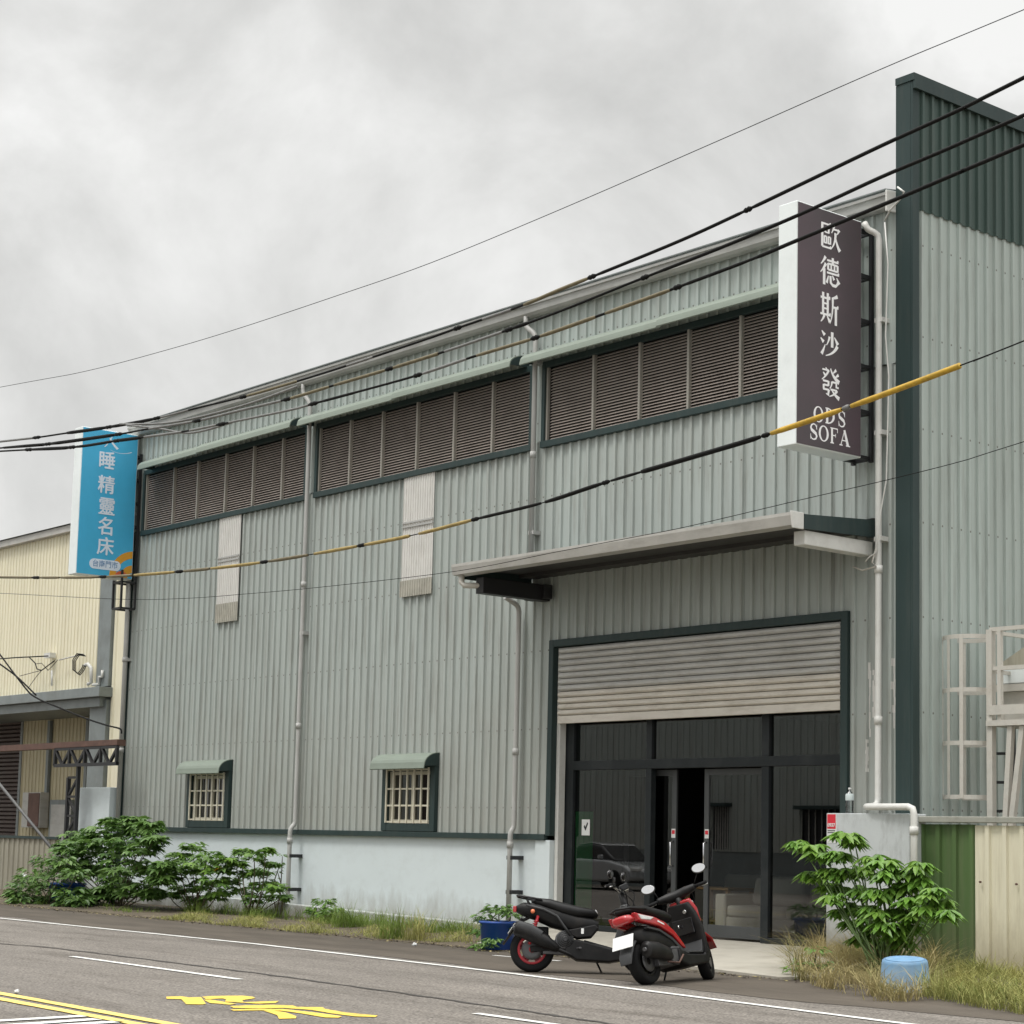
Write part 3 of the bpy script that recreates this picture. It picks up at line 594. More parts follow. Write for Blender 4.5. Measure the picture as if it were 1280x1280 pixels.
def sofa(name, label, x, y, rz, w=2.1, n=2):
    t = thing(name, label, 'sofa', (x,y,0), rz)
    q = MB(); q.box(-w/2,w/2,-.42,.45,.10,.30); q.build('base', M['sofa'], t, bevel=.03)
    for s in (-1,1):
        q = MB(); q.box(s*w/2-.11,s*w/2+.11,-.45,.45,.08,.62); q.build('armrest', M['sofa'], t, bevel=.04)
    q = MB(); q.box(-w/2+.12,w/2-.12,.22,.46,.3,.85); q.build('backrest', M['sofa'], t, bevel=.05)
    cw = (w-.24)/n
    for i in range(n):
        q = MB(); q.box(-w/2+.125+cw*i,-w/2+.115+cw*(i+1),-.44,.2,.302,.46); q.build('seat_cushion', M['sofa'], t, bevel=.04)
        q = MB(); q.obox((-w/2+.12+cw*(i+.5),.12,.66), (1,0,0), (0,1,-.25), (0,.25,1), cw*.44, .09, .2); q.build('back_cushion', M['cushion'], t, bevel=.06)
    for sx in (-1,1):
        for sy in (-.36,.36):
            q = MB(); q.lathe([(.03,.0),(.035,.1)], (sx*(w/2-.1),sy,0), n=8); q.build('leg', M['steel_dark'], t)
    return t
sofa('sofa', 'beige fabric sofa just inside the glass on the right of the shop front', 7.35, 1.35, radians(0), 2.5, 2)
sofa('sofa', 'beige sofa deeper inside the dark showroom seen through the left pane', 4.75, 3.4, radians(20), 2.0, 2)
t = thing('display_table', 'small light wood framed table standing behind the open sliding doors', 'table', (5.55,1.45,0))
for x in (-.42,.42):
    for y in (-.25,.25): q = MB(); q.box(x-.025,x+.025,y-.025,y+.025,0,.66); q.build('leg', M['wood'], t)
q = MB(); q.box(-.46,.46,-.29,.29,.661,.70); q.build('tabletop', M['wood'], t, bevel=.006)
q = MB(); q.box(-.40,.40,-.23,.23,.2,.225); q.build('shelf', M['wood'], t)

# ================================================================== gate piers
g = MB(); g.box(0,1,0,1,0,1); g.b.free()
x0, x1 = aty(1033,1016,-.38).x, aty(1137,1016,-.38).x
PR = thing('gate_pier', 'broad weathered grey block pier right of the shop front, with a bottle on it', 'pier', ((x0+x1)/2,-.2,0))
g = MB(); g.box(x0-(x0+x1)/2,x1-(x0+x1)/2,-.18,.145,-.22,1.76); g.build('pier_block', M['plinth_old'], PR, bevel=.012)
g = MB(); cx = (x0+x1)/2
g.box(x0+.02-cx,x0+.16-cx,-.186,-.1805,1.56,1.745); g.build('notice_panel', M['notice_red'], PR)
g = MB(); g.box(x0+.012-cx,x0+.175-cx,-.1835,-.1802,1.38,1.752); g.build('notice_sheet', M['paper'], PR)
def text(body, size, name, m, parent, loc, rot, off=0, ext=.002, sx=1, spacing=1):
    c = bpy.data.curves.new(name, 'FONT'); c.body = body; c.size = size; c.extrude = ext; c.offset = off; c.align_x = 'CENTER'; c.align_y = 'CENTER'; c.space_character = spacing
    o = bpy.data.objects.new(name, c); COL.objects.link(o); dg = bpy.context.evaluated_depsgraph_get()
    me = bpy.data.meshes.new_from_object(o.evaluated_get(dg)); bpy.data.objects.remove(o)
    o = bpy.data.objects.new(name, me); COL.objects.link(o); me.materials.clear(); me.materials.append(m); o.parent = parent
    o.location = loc; o.rotation_euler = rot; o.scale = (sx,1,1); return o
text('0937', .062, 'notice_number', M['paper'], PR, (x0+.09-cx,-.1875,1.605), (pi/2,0,0), .002)
for k, z in enumerate((1.53,1.505,1.44)):
    g = MB(); g.box(x0+.025-cx,x0+(.15 if k < 2 else .165)-cx,-.185,-.1836,z,z+(.012 if k < 2 else .022)); g.build('notice_line', M['frame_grey'], PR)
b = thing('plastic_bottle', 'clear plastic water bottle standing on the grey pier by the door', 'bottle', (aty(1062,1014,-.25).x,-.25,1.761))
M['bottle'] = glassmat('bottle', (.78,.84,.84), 1.0, .12); M['bottle_white'] = mat('bottle_white', (.62,.70,.70), rough=.3)
g = MB(); g.lathe([(.046,0),(.052,.008),(.052,.03),(.048,.05),(.052,.07),(.052,.16),(.049,.17),(.053,.18),(.053,.235),(.030,.275),(.018,.285),(.018,.30)], n=20); g.build('bottle_body', M['bottle'], b)
g = MB(); g.lathe([(.0525,.165),(.0545,.18),(.0545,.235),(.046,.252)], n=20, cap=False); g.build('bottle_wrap', M['bottle_white'], b)
g = MB(); g.lathe([(.020,.301),(.020,.325),(.017,.328)], n=14); g.build('cap', M['plate'], b)
# left pier
xa = -10.53; yf = atx(137.5,985,xa).y; ww = xa-aty(100,985,yf).x
g = MB(); g.box(xa-ww,xa,yf,.05,-.2,atx(137.5,984,xa).z); LP = g.build('gate_pier', M['plinth'], None, bevel=.012)
tag(LP, 'smooth pale blue pier at the left corner of the warehouse, behind a shrub', 'pier')
# ================================================================== projecting signs
class Glyph:
    bold = 1.18
    def __init__(s, mb, P, eps=.0004): s.mb, s.P, s.e, s.k = mb, P, eps, 0
    def poly(s, pts):
        s.k += 1; d = s.k*s.e
        n = len(pts)
        s.mb.b.faces.new([s.mb.b.verts.new(s.P(x, y, d)) for x, y in pts])
    def line(s, pts, ws):                       # a brush stroke: points with a width at each
        if not isinstance(ws, (list, tuple)): ws = [ws]*len(pts)
        ws = [w*s.bold for w in ws]
        s.k += 1; d = s.k*s.e; L_, R_ = [], []
        for i, (x, y) in enumerate(pts):
            a, b = pts[max(i-1,0)], pts[min(i+1,len(pts)-1)]; t = Vector((b[0]-a[0], b[1]-a[1])).normalized(); n = Vector((-t.y, t.x))*ws[i]/2
            L_.append(s.mb.b.verts.new(s.P(x+n.x, y+n.y, d))); R_.append(s.mb.b.verts.new(s.P(x-n.x, y-n.y, d)))
        for i in range(len(pts)-1): s.mb.b.faces.new((R_[i], R_[i+1], L_[i+1], L_[i]))
    def curve(s, p, ws, n=8):                   # quadratic stroke
        a, b, c = p; pts = [((1-t)**2*a[0]+2*t*(1-t)*b[0]+t*t*c[0], (1-t)**2*a[1]+2*t*(1-t)*b[1]+t*t*c[1]) for t in [i/n for i in range(n+1)]]
        s.line(pts, [ws[0]+(ws[1]-ws[0])*i/n for i in range(n+1)])
    def H(s, x0, x1, y, w=6.0, serif=True):
        s.line([(x0,y),(x1,y)], w)
        if serif: s.poly([(x1-11,y+w/2),(x1+2,y+w/2),(x1-3,y+w/2+6)])
    def V(s, x, y1, y2, w=11): s.line([(x,y1),(x,y2)], w)
def ming(G, ch):
    H, V, C, LN = G.H, G.V, G.curve, G.line
    if ch == 0:      # first character
        H(4,54,92); V(9,92,7,10); H(9,56,7); V(24,79,60,8); V(42,79,60,8); H(24,42,78,5,0); H(24,42,61,5,0)
        V(19,47,20,7); V(30,47,20,6); H(19,30,46,5,0); H(19,30,22,5,0); V(39,47,20,7); V(50,47,20,7); H(39,50,46,5,0); H(39,50,22,5,0)
        C([(70,97),(66,80),(55,64)],(10,3)); H(64,94,80,6,0); LN([(95,83),(85,64)],[11,3]); C([(76,68),(76,26),(50,3)],(11,3)); C([(76,52),(82,22),(99,5)],(5,13))
    if ch == 1:
        C([(28,97),(20,82),(4,68)],(11,3)); C([(30,74),(20,56),(2,40)],(11,3)); V(21,56,1,11); H(36,95,86); V(65,98,75,10)
        V(41,76,54,9); V(57,76,54,7); V(74,76,54,7); V(90,76,54,9); H(41,90,75,6,0); H(41,90,55,6,0); H(34,98,44)
        LN([(42,34),(33,8)],[4,10]); LN([(52,35),(54,12),(64,5),(80,5),(88,12),(87,20)],[10,10,9,9,8,3]); LN([(62,38),(71,24)],[4,10]); LN([(84,34),(98,14)],[4,12])
    if ch == 2:
        H(3,55,80); V(16,97,28,10); V(41,97,28,10); H(16,41,62,5,0); H(16,41,46,5,0); H(1,57,27); C([(22,24),(16,10),(3,1)],(10,3)); LN([(37,23),(52,6)],[4,12])
        C([(93,94),(78,86),(62,84)],(11,4)); C([(67,86),(70,30),(52,1)],(10,3)); H(68,98,56); V(84,56,-1,11)
    if ch == 3:
        LN([(9,95),(25,80)],[4,13]); LN([(3,66),(19,52)],[4,13]); LN([(8,4),(18,22),(28,44)],[12,8,3]); V(65,98,38,12); C([(51,78),(46,58),(34,42)],(10,3)); LN([(77,80),(96,54)],[4,14]); C([(93,48),(76,14),(30,1)],(13,3))
    if ch == 4:
        LN([(8,90),(40,90)],5); C([(42,92),(32,70),(5,54)],(10,3)); LN([(12,80),(24,70)],[4,10]); LN([(26,98),(32,88)],[4,9]); C([(52,98),(62,70),(99,55)],(5,14)); LN([(82,97),(64,82)],[10,3]); LN([(95,82),(74,68)],[10,3])
        H(10,40,51,6,0); V(40,53,36,9); H(14,40,37,6,0); V(14,38,22,9); H(10,42,22,6,0); LN([(42,24),(38,4),(26,8)],[10,10,3])
        C([(58,53),(58,38),(46,28)],(9,3)); H(58,82,52,6,0); LN([(82,54),(82,36),(95,36)],[9,8,6]); H(50,86,25,6,0); C([(86,26),(74,8),(44,0)],(10,3)); C([(56,24),(72,8),(98,-2)],(4,13))
def latin(G, ch):
    def ring(cx, cy, rx, ry, tx, ty, a0=0, a1=2*pi, n=28):
        G.k += 1; d = G.k*G.e; o, i_ = [], []
        for k in range(n+1):
            a = a0+(a1-a0)*k/n; o.append(G.mb.b.verts.new(G.P(cx+rx*cos(a), cy+ry*sin(a), d))); i_.append(G.mb.b.verts.new(G.P(cx+(rx-tx)*cos(a), cy+(ry-ty)*sin(a), d)))
        for k in range(n): G.mb.b.faces.new((i_[k], o[k], o[k+1], i_[k+1]))
    if ch == 'O': ring(50,50,48,51,19,7)
    if ch == 'D': G.V(22,100,0,18); ring(26,50,68,50,20,7,-pi/2,pi/2,18); G.H(4,40,97,6,0); G.H(4,40,3,6,0)
    if ch == 'S':
        pts = [(84,70),(82,84),(66,97),(46,98),(24,90),(16,74),(24,60),(50,50),(76,40),(86,24),(76,8),(52,1),(30,4),(16,16),(14,32)]
        G.line(pts, [3,7,7,7,11,17,18,19,18,17,11,7,7,7,3]); G.V(86,98,66,5); G.V(13,34,1,5)
    if ch == 'F': G.V(26,100,0,18); G.H(6,90,97,6,0); G.V(88,100,72,6); G.H(30,66,52,6,0); G.V(66,64,40,5); G.H(6,46,3,6,0)
    if ch == 'A': G.line([(50,100),(16,2)],[5,6]); G.line([(48,102),(82,2)],[16,19]); G.H(28,70,34,6,0); G.H(2,32,3,6,0); G.H(62,102,3,6,0)
def sign_box(name, label, xf, y0, y1, z0, z1, th, face_m, edge_m):
    t = thing(name, label, 'shop sign', (xf-th/2, (y0+y1)/2, z0)); o = t.location
    g = MB(); g.box(-th/2,th/2,y0-o.y,y1-o.y,0,z1-z0); g.build('cabinet', edge_m, t, bevel=.012)
    g = MB(); g.box(th/2+.001,th/2+.008,y0-o.y+.018,y1-o.y-.018,.018,z1-z0-.018); g.build('sign_face', face_m, t)
    return t
XF = 9.77; ya, yb, za, zb = -1.575, -.325, 6.35, 9.52
th = XF-aty(972.3,400,ya).x
SG = sign_box('shop_sign', 'tall dark brown projecting sign with white characters on the right end of the warehouse', XF, ya, yb, za, zb, th, M['sign_brown'], M['sign_white'])
yc = SG.location.y; xo = XF-SG.location.x
def SP(cy_, cz_, w, h):                         # maps 0..100 glyph space onto the face
    return lambda x, y, d: (xo+.0085+d, cy_-yc+(x/100-.5)*w, cz_-za+(y/100-.5)*h)
for ch, (px, t0, t1, x0, x1) in enumerate(((1037,276,316,1026,1050),(1036.5,318,361,1025,1049),(1036,363,408,1025,1048),(1036,411,449,1025,1048),(1037,457,499,1026,1049))):
    pc, p0, p1 = atx(px,(t0+t1)/2,XF), atx(x0,(t0+t1)/2,XF), atx(x1,(t0+t1)/2,XF)
    h = atx(px,t0+3,XF).z-atx(px,t1-3,XF).z
    g = MB(); ming(Glyph(g, SP(pc.y, pc.z, p1.y-p0.y, h)), ch); g.build('character', M['sign_letter'], SG)
for word, row in (('ODS',((1022.5,518,13),(1037,520.5,13),(1051.5,524,10))),('SOFA',((1016.5,539.5,10.5),(1029,542,13),(1042,545,11),(1055,548,13.5)))):
    for c, (px, py, w) in zip(word, row):
        pc, p0, p1 = atx(px,py,XF), atx(px-w/2,py,XF), atx(px+w/2,py,XF)
        g = MB(); latin(Glyph(g, SP(pc.y, pc.z, p1.y-p0.y, .205)), c); g.build('letter', M['sign_letter'], SG)
def bracket(t, x, y0, y1, z0, z1, n, w=.05, extra=None):
    o = t.location; g = MB()
    for i in range(n):
        z = z0+(z1-z0)*i/(n-1)
        for dx in (-.06, -.30): g.bar((x+dx-o.x,y0-o.y,z-o.z),(x+dx-o.x,y1-o.y,z-o.z),w)
        g.bar((x-.30-o.x,y1-.03-o.y,z-o.z-.003),(x-.06-o.x,y1-.03-o.y,z-o.z-.003),w)
    for dx in (-.03, -.33): g.bar((x+dx-o.x,y1-.02-o.y,z0-.05-o.z),(x+dx-o.x,y1-.02-o.y,z1+.06-o.z),w)
    if extra:
        for a, b in extra: g.bar(Vector(a)-o, Vector(b)-o, w*.8)
    return g.build('bracket_frame', M['steel_dark'], t)
bracket(SG, XF, yb, -.07, 6.38, 9.42, 6, .05)
XB = -10.17; ya2, yb2, za2, zb2 = -1.45, -.15, 6.57, 9.66
th2 = .34
SB = sign_box('shop_sign', 'tall sky blue projecting sign with pale characters on the left corner of the warehouse', XB, ya2, yb2, za2, zb2, th2, M['sign_blue'], M['sign_white'])
yc2 = SB.location.y; xo2 = XB-SB.location.x
for ch, px, py in (('睡',133,577),('精',132.3,607.5),('靈',132.8,634.5),('名',132,659.5),('床',131,684.5)):
    p = atx(px,py,XB); text(ch, .40, 'character', M['sign_pale'], SB, (xo2+.012, p.y-yc2, p.z-za2), (pi/2,0,pi/2), .0, .002); q_ = text(ch, .40, 'character_bold', M['sign_pale'], SB, (xo2+.0125, p.y-yc2+.014, p.z-za2+.004), (pi/2,0,pi/2), .0, .002); text(ch, .40, 'character_bold', M['sign_pale'], SB, (xo2+.0122, p.y-yc2+.007, p.z-za2-.008), (pi/2,0,pi/2), .0, .002)
p = atx(131,706,XB); pw, ph_ = .36, .105
g = MB(); pill = [(p.y-yc2+s*(pw-ph_)+ph_*cos(a), p.z-za2+ph_*sin(a)) for s, A in ((1, range(-90,91,15)),(-1, range(90,271,15))) for a in [radians(k) for k in A]]
g.prism(pill, 'x', xo2+.010, xo2+.013); g.build('pill_plate', M['sign_pale'], SB)
text('台南門市', .155, 'character', M['letter_blue'], SB, (xo2+.016, p.y-yc2, p.z-za2), (pi/2,0,pi/2), .001, .001, .95)
# orange and red-orange graphic in the lower corner, clipped by the sign edge
ye, zb0 = yb2-.02-yc2, .02
def arc(name, m, r0, r1, a0, a1, cy_, cz_, d):
    g = MB(); n = 20
    for k in range(n):
        q = []
        for r, t in ((r0,k),(r1,k),(r1,k+1),(r0,k+1)):
            a = radians(a0+(a1-a0)*t/n); q.append((xo2+d, min(ye, cy_+r*cos(a)), max(zb0, cz_+r*sin(a))))
        try: g.quad(*q)
        except ValueError: pass
    g.build(name, m, SB)
arc('orange_arc', M['sign_orange'], .43, .58, 90, 178, ye+.06, .02, .0095)
arc('orange_arc', M['sign_orange'], .12, .28, 90, 180, ye+.02, .02, .0100)
arc('red_arc', M['sign_redorange'], .0, .16, 20, 178, ye-.24, .0, .0105)
g = MB(); G = Glyph(g, lambda x, y, d: (xo2+.0095+d, .02+(x/100-.5)*.42, 2.72+(y/100)*.3)); G.curve([(40,70),(55,30),(86,0)],(6,13)); G.curve([(14,2),(40,44),(52,80)],(5,4)); g.build('character', M['sign_pale'], SB)
g = MB(); G = Glyph(g, lambda x, y, d: (xo2+.0095+d, .25+(x/100-.5)*.5, 2.6+(y/100)*.2)); G.curve([(0,40),(50,-5),(100,50)],(2,5)); g.build('logo_swoosh', M['sign_pale'], SB)
ex = []
xx = -10.36
for x_ in (xx-.1, xx+.26):
    for y_ in (-.42, -.10): ex.append(((x_,y_,5.95),(x_,y_,6.55 if x_ < xx else 6.75)))
    for z_ in (5.95, 6.5): ex.append(((x_,-.42,z_),(x_,-.10,z_)))
for y_ in (-.42,-.10):
    for z_ in (5.95, 6.5): ex.append(((xx-.1,y_,z_),(xx+.26,y_,z_)))
bracket(SB, XB+.05, yb2, -.06, 6.7, 9.2, 6, .05, ex)

# ================================================================== cream neighbour on the left
NB = thing('cream_warehouse', 'pale yellow corrugated warehouse with a brown shutter, on the left', 'warehouse', (-18,1.5,0)); o = NB.location
def nb(g, name, m, par=None, **k):
    bmesh.ops.translate(g.b, verts=g.b.verts, vec=-o); ob = g.build(name, m, par or NB, **k); return ob
NY = 1.5
zc0, zc1 = aty(0,873,NY).z, aty(0,884,NY).z
xcol0, xcol1 = aty(135,700,NY).x, aty(146.5,700,NY).x
g = MB(); corr(g, -34, xcol0, zc0+.02, 8.45, lambda u,v,h:(u,NY-h,v), pitch=.17, d=.022); nb(g, 'upper_cladding', M['cream_clad'], normals=False)
g = MB(); corr(g, xcol1, -11.2, -.2, 8.45, lambda u,v,h:(u,NY+.02-h,v), pitch=.42, d=.03); nb(g, 'side_strip', M['cream_clad'], normals=False)
g = MB(); g.box(xcol0,xcol1,NY-.08,NY+.3,zc0+.03,8.45); g.box(xcol0-.22,xcol0-.05,NY-.05,NY-.0,zc0+.03,8.45); g.box(xcol0-.35,xcol1+.0,NY-.1,NY+1.5,-.2,zc1-.05); nb(g, 'column', M['grey_trim'], bevel=.01)
g = MB(); g.box(-34,xcol1+.1,NY-.35,NY+.1,zc1,zc0); g.box(-34,xcol1-.1,NY-.22,NY+1.6,zc1-.22,zc1-.003); nb(g, 'canopy_edge', M['grey_trim'], bevel=.01)
za_, zb_ = aty(0,688,NY).z, aty(88,662,NY).z
g = MB(); g.prism([(-34,8.452),(-11.2,8.452),(-11.2,8.62),(-34,8.62)], 'y', NY-.15, NY+.05); nb(g, 'eaves_trim', M['gutter'], bevel=.01)
g = MB(); g.quad((-34,NY-.2,8.63),(-11.2,NY-.2,8.63),(-11.2,NY+9,9.6),(-34,NY+9,9.6)); nb(g, 'roof', M['grey_trim'])
RY = 3.0
g = MB(); corr_open(g, -34, xcol0+.2, -.2, zc1-.22, lambda u,v,h:(u,RY-h,v), [(-34,aty(25,1000,RY).x,-.2,aty(0,882,RY).z)], pitch=.2, d=.02); nb(g, 'recess_cladding', M['cream_shade'], normals=False)
xs_ = aty(25,1000,RY).x; zs_ = aty(0,882,RY).z
g = MB(); n = 44
for k in range(n):
    z = -.2+(zs_+.2)*k/n; h = (zs_+.2)/n
    for a, b in (((.12,z),(.06,z+.2*h)),((.06,z+.2*h),(.06,z+.75*h)),((.06,z+.75*h),(.12,z+h))): g.quad((-34,RY+a[0],a[1]),(xs_-.1,RY+a[0],a[1]),(xs_-.1,RY+b[0],b[1]),(-34,RY+b[0],b[1]))
sh2 = nb(g, 'roller_shutter', M['brown_shutter'], normals=False)
g = MB(); g.box(xs_-.1,xs_+.03,RY-.04,RY+.1,-.2,zs_); nb(g, 'guide_rail', M['grey_trim'])
for px in (61,109):
    p = aty(px,950,RY-.05); g = MB(); g.box(p.x-.07,p.x+.07,RY-.10,RY-.02,1.4,zc1-.25); nb(g, 'conduit', M['grey_trim'])
a, b = aty(41,991,RY), aty(61,1035,RY); g = MB(); g.box(a.x,b.x,RY-.28,RY-.03,b.z,a.z); mb_ = nb(g, 'meter_box', M['gutter'], bevel=.01)
a2 = aty(49,995,RY); g = MB(); g.box(a2.x,b.x-.02,RY-.30,RY-.281,b.z+.03,a.z-.02); mo = g; bmesh.ops.translate(mo.b, verts=mo.b.verts, vec=-o); mo.build('meter_door', M['rust'], mb_)
a, b = aty(67,1000,RY), aty(92,1045,RY); g = MB(); g.box(a.x,b.x,RY-.10,RY-.03,-.2,a.z); nb(g, 'door_frame', M['grey_trim']); g = MB(); g.box(a.x+.12,b.x,RY-.12,RY-.101,-.2,a.z-.12); nb(g, 'door', M['gutter'])
g = MB(); g.tube([aty(x,y,NY-.12) for x,y in ((65,857),(65,838))], .03, 6); nb(g, 'conduit', M['white_metal']); g = MB(); g.tube([aty(x,y,NY-.12) for x,y in ((110,855),(114,853),(114,835),(110,830),(106,832))], .045, 6); nb(g, 'conduit', M['white_metal']); g = MB(); g.tube([aty(x,y,NY-.12) for x,y in ((116,856),(124,855),(124,846),(128,846),(128,838))], .035, 6)
nb(g, 'conduit', M['white_metal'])
a, b = aty(60,817,NY-.1), aty(67,822,NY-.1); g = MB(); g.box(a.x,b.x,NY-.2,NY-.05,b.z,a.z); nb(g, 'junction_box', M['white_metal'])
g = MB(); g.tube([aty(x,y,NY-.18) for x,y in ((74,825),(90,821),(104,818))], .02, 5); nb(g, 'support_bar', M['steel'])
g = MB()
for k in range(3): g.tube([aty(x+k*1.5,y+k,NY-.2) for x,y in ((104,818),(96,817),(91,825),(91,837),(97,842),(102,836),(104,831))], .012, 5)
nb(g, 'wire_coil', M['cable_black'])
g = MB(); g.tube([aty(x,y,NY-.2) for x,y in ((37,822),(44,829),(46,836),(52,838),(60,832),(68,826))], .014, 5); g.tube([aty(x,y,NY-.2) for x,y in ((44,830),(52,829),(60,838),(66,832),(72,825))], .008, 5); g.tube([aty(x,y,NY-.2) for x,y in ((25,845),(40,841),(52,838))], .008, 5); g.tube([aty(x,y,NY-.2) for x,y in ((36,859),(46,845),(52,838))], .008, 5)
nb(g, 'loose_wires', M['cable_black'])
tag(NB)

# low corrugated fence before it
FY = .9
a, b = aty(0,1045,FY), aty(74,1044,FY)
FN = thing('metal_fence', 'low drab corrugated fence with a dark top rail before the cream warehouse', 'fence', (a.x-4,FY,0)); o2 = FN.location
g = MB(); corr(g, -6, b.x-o2.x, -.2, a.z-.04, lambda u,v,h:(u,-h,v), pitch=.27, d=.03); g.build('fence_sheet', M['fence_grey'], FN, normals=False)
g = MB(); g.box(-6,b.x-o2.x+.03,-.06,.04,a.z-.04,a.z+.02); g.build('top_rail', M['trim'], FN)
# rusty gate gantry
GY = -.55
GT = thing('gate_gantry', 'rusty brown gate beam with a short black lattice truss and mast beside the blue pier', 'gate frame', (-13,GY,0)); o = GT.location
def gt(g, name, m): bmesh.ops.translate(g.b, verts=g.b.verts, vec=-o); return g.build(name, m, GT)
zt0, zt1 = aty(0,932.5,GY).z, aty(0,939.5,GY).z
xe = aty(152,925,GY).x
g = MB(); g.box(-34,xe,GY-.10,GY+.10,zt1,zt0); gt(g, 'top_beam', M['rust'])
x0, x1 = aty(73,945,GY).x, xe; zl = aty(112,956,GY).z; zu = zt1-.02
g = MB()
for y in (GY-.07,):
    g.bar((x0,y,zl),(x1,y,zl),.07); g.bar((x0,y,zu),(x1,y,zu),.06); g.bar((x0,y,zl),(x0,y,zu),.07)
    n = 4; w = (x1-x0)/n
    for i in range(n):
        xm = x0+w*(i+.5); g.bar((x0+w*i,y,zu),(xm,y,zl),.055); g.bar((xm,y,zl),(x0+w*(i+1),y,zu),.055); g.bar((x0+w*(i+1)-.03,y-.004,zl),(x0+w*(i+1)-.03,y-.004,zu),.06)
gt(g, 'truss', M['steel_dark'])
a, b = aty(86,972,GY), aty(98,966,GY)
g = MB()
for x in (a.x, b.x): g.bar((x,GY,-.2),(x,GY,a.z if x == a.x else b.z+.15),.075)
k = 6
for i in range(k):
    z0_, z1_ = .0+(a.z)*i/k, a.z*(i+1)/k
    g.bar((a.x if i%2 else b.x,GY+.005,z0_),(b.x if i%2 else a.x,GY+.005,z1_),.05); g.bar((a.x,GY-.004,z1_),(b.x,GY-.004,z1_),.05)
gt(g, 'lattice_mast', M['steel_dark'])
a, b = aty(-4,976,-1.2), aty(66,1062,-1.2)
g = MB(); g.tube([a+(a-b)*1.2, b+(b-a)*.55], .033, 8); tag(g.build('stay_pole', M['steel_grey']), 'bare grey stay pole slanting down into the big shrub on the left', 'pole')

# ================================================================== right-hand fence and cage ladder
FY2 = -.12
xg, xr = aty(1148.5,1040,FY2).x, aty(1220,1040,FY2).x
zt = aty(1150,1028,FY2).z
FR = thing('corrugated_fence', 'tall corrugated fence right of the grey pier, a green panel beside cream ones', 'fence', (xr,FY2,0)); o = FR.location
g = MB(); corr(g, xg-.05-o.x, -.002, -.25, zt-.02, lambda u,v,h:(u,-h,v), pitch=.25, d=.035); lab(g.build('fence_sheet', M['fence_green'], FR, normals=False), 'green corrugated fence sheet')
g = MB(); corr(g, 0, 9, -.25, zt-.03, lambda u,v,h:(u,-.018-h,v), pitch=.25, d=.035); lab(g.build('fence_sheet', M['fence_cream'], FR, normals=False), 'cream corrugated fence sheet')
g = MB(); g.box(xg-.08-o.x,9,-.09,.06,zt+.0,zt+.075); g.build('top_rail', M['fence_rail'], FR, bevel=.01)
for x, z in ((.10,.95),(.62,.94),(.95,1.5)): g = MB(); g.lathe([(.014,-.065),(.014,-.045)], (x,0,z), 'y', 8); g.build('screw_head', M['rust'], FR)
LY = .75
LD = thing('caged_platform', 'dusty pale steel platform with railings and a caged ladder, above the right-hand fence', 'ladder platform', (aty(1240,900,LY).x,LY,0)); o = LD.location
def ld(g, name, m='steel'): bmesh.ops.translate(g.b, verts=g.b.verts, vec=-o); return g.build(name, M[m], LD)
cxl, rr = aty(1211,900,LY).x, .33
def hoop(z, w=.055):
    g = MB(); n = 28; P_ = []
    for k in range(n+1):
        a = radians(-360*k/n); P_.append((cxl+rr*cos(a), LY+rr*sin(a)*.9))
    for (x0,y0),(x1,y1) in zip(P_, P_[1:]): g.obox(((x0+x1)/2,(y0+y1)/2,z), (x1-x0,y1-y0,0), (y1-y0,x0-x1,0), (0,0,1), sqrt((x1-x0)**2+(y1-y0)**2)/2+.004, .005, w/2)
    return ld(g, 'cage_hoop')
zz_ = [aty(1212,y,LY-.3).z for y in (794,861,928,996)]
for z in zz_: hoop(z)
for dg in (-72,-106,-140,-180,-225):
    a = radians(dg); g = MB(); x, y = cxl+(rr+.007)*cos(a), LY+(rr+.007)*sin(a)*.9
    g.obox((x,y,(zz_[0]+zz_[3])/2), (-sin(a),cos(a),0), (cos(a),sin(a),0), (0,0,1), .024, .004, (zz_[0]-zz_[3])/2+.02); ld(g, 'cage_bar')
px_ = lambda x, y, Y=LY-.15: aty(x,y,Y)
zr, zm, zd = px_(1240,787).z, px_(1240,836).z, px_(1240,904).z
x0 = px_(1239,900).x; XE = x0+2.6
g = MB(); g.bar((x0,LY-.15,-.2),(x0,LY-.15,zr),.085); ld(g, 'post')
for x, y in ((px_(1250,800).x,LY-.15),(x0+.03,LY+1.0),(XE,LY-.15),(XE,LY+1.0)): g = MB(); g.bar((x,y,zd),(x,y,zr-.01),.055); ld(g, 'rail_post')
for z in (zr, zm):
    for y in (LY-.152, LY+1.0): g = MB(); g.bar((x0,y,z),(XE,y,z),.05); ld(g, 'handrail')
    g = MB(); g.bar((x0+.003,LY-.15,z-.03),(x0+.003,LY+1,z-.03),.045); ld(g, 'handrail')
g = MB(); g.box(x0,XE,LY-.21,LY-.19,zd+.10,zd+.22); ld(g, 'toe_board')
g = MB(); g.box(x0-.03,XE,LY-.22,LY+1.05,zd-.04,zd+.03); ld(g, 'deck')
for (ax,ay),(bx,by) in (((1264,905),(1258,1022)),((1279,905),(1266,1022))):
    a, b = px_(ax,ay), px_(bx,by); a.z = zd-.045; g = MB(); g.bar(a, b+(b-a)*.6, .07); ld(g, 'brace')
for y in (840,942,978,1014):
    a = px_(1243,y,LY+.1); b = px_(1266,y,LY+.1); 
    if y > 900: g = MB(); g.bar(a, b, .035); ld(g, 'rung', 'steel_dark')
g = MB(); b = px_(1266,900,LY+.1); g.bar((b.x,LY+.1,-.2),(b.x,LY+.1,zd-.05),.05); ld(g, 'post', 'steel_dark')
a, b = aty(1262,836,LY+.5), aty(1262,862,LY+.5)
UB = thing('equipment_cabinet', 'white cabinet with a sloping lid on the right-hand steel platform', 'cabinet', (a.x+.5,LY+.5,zd+.03))
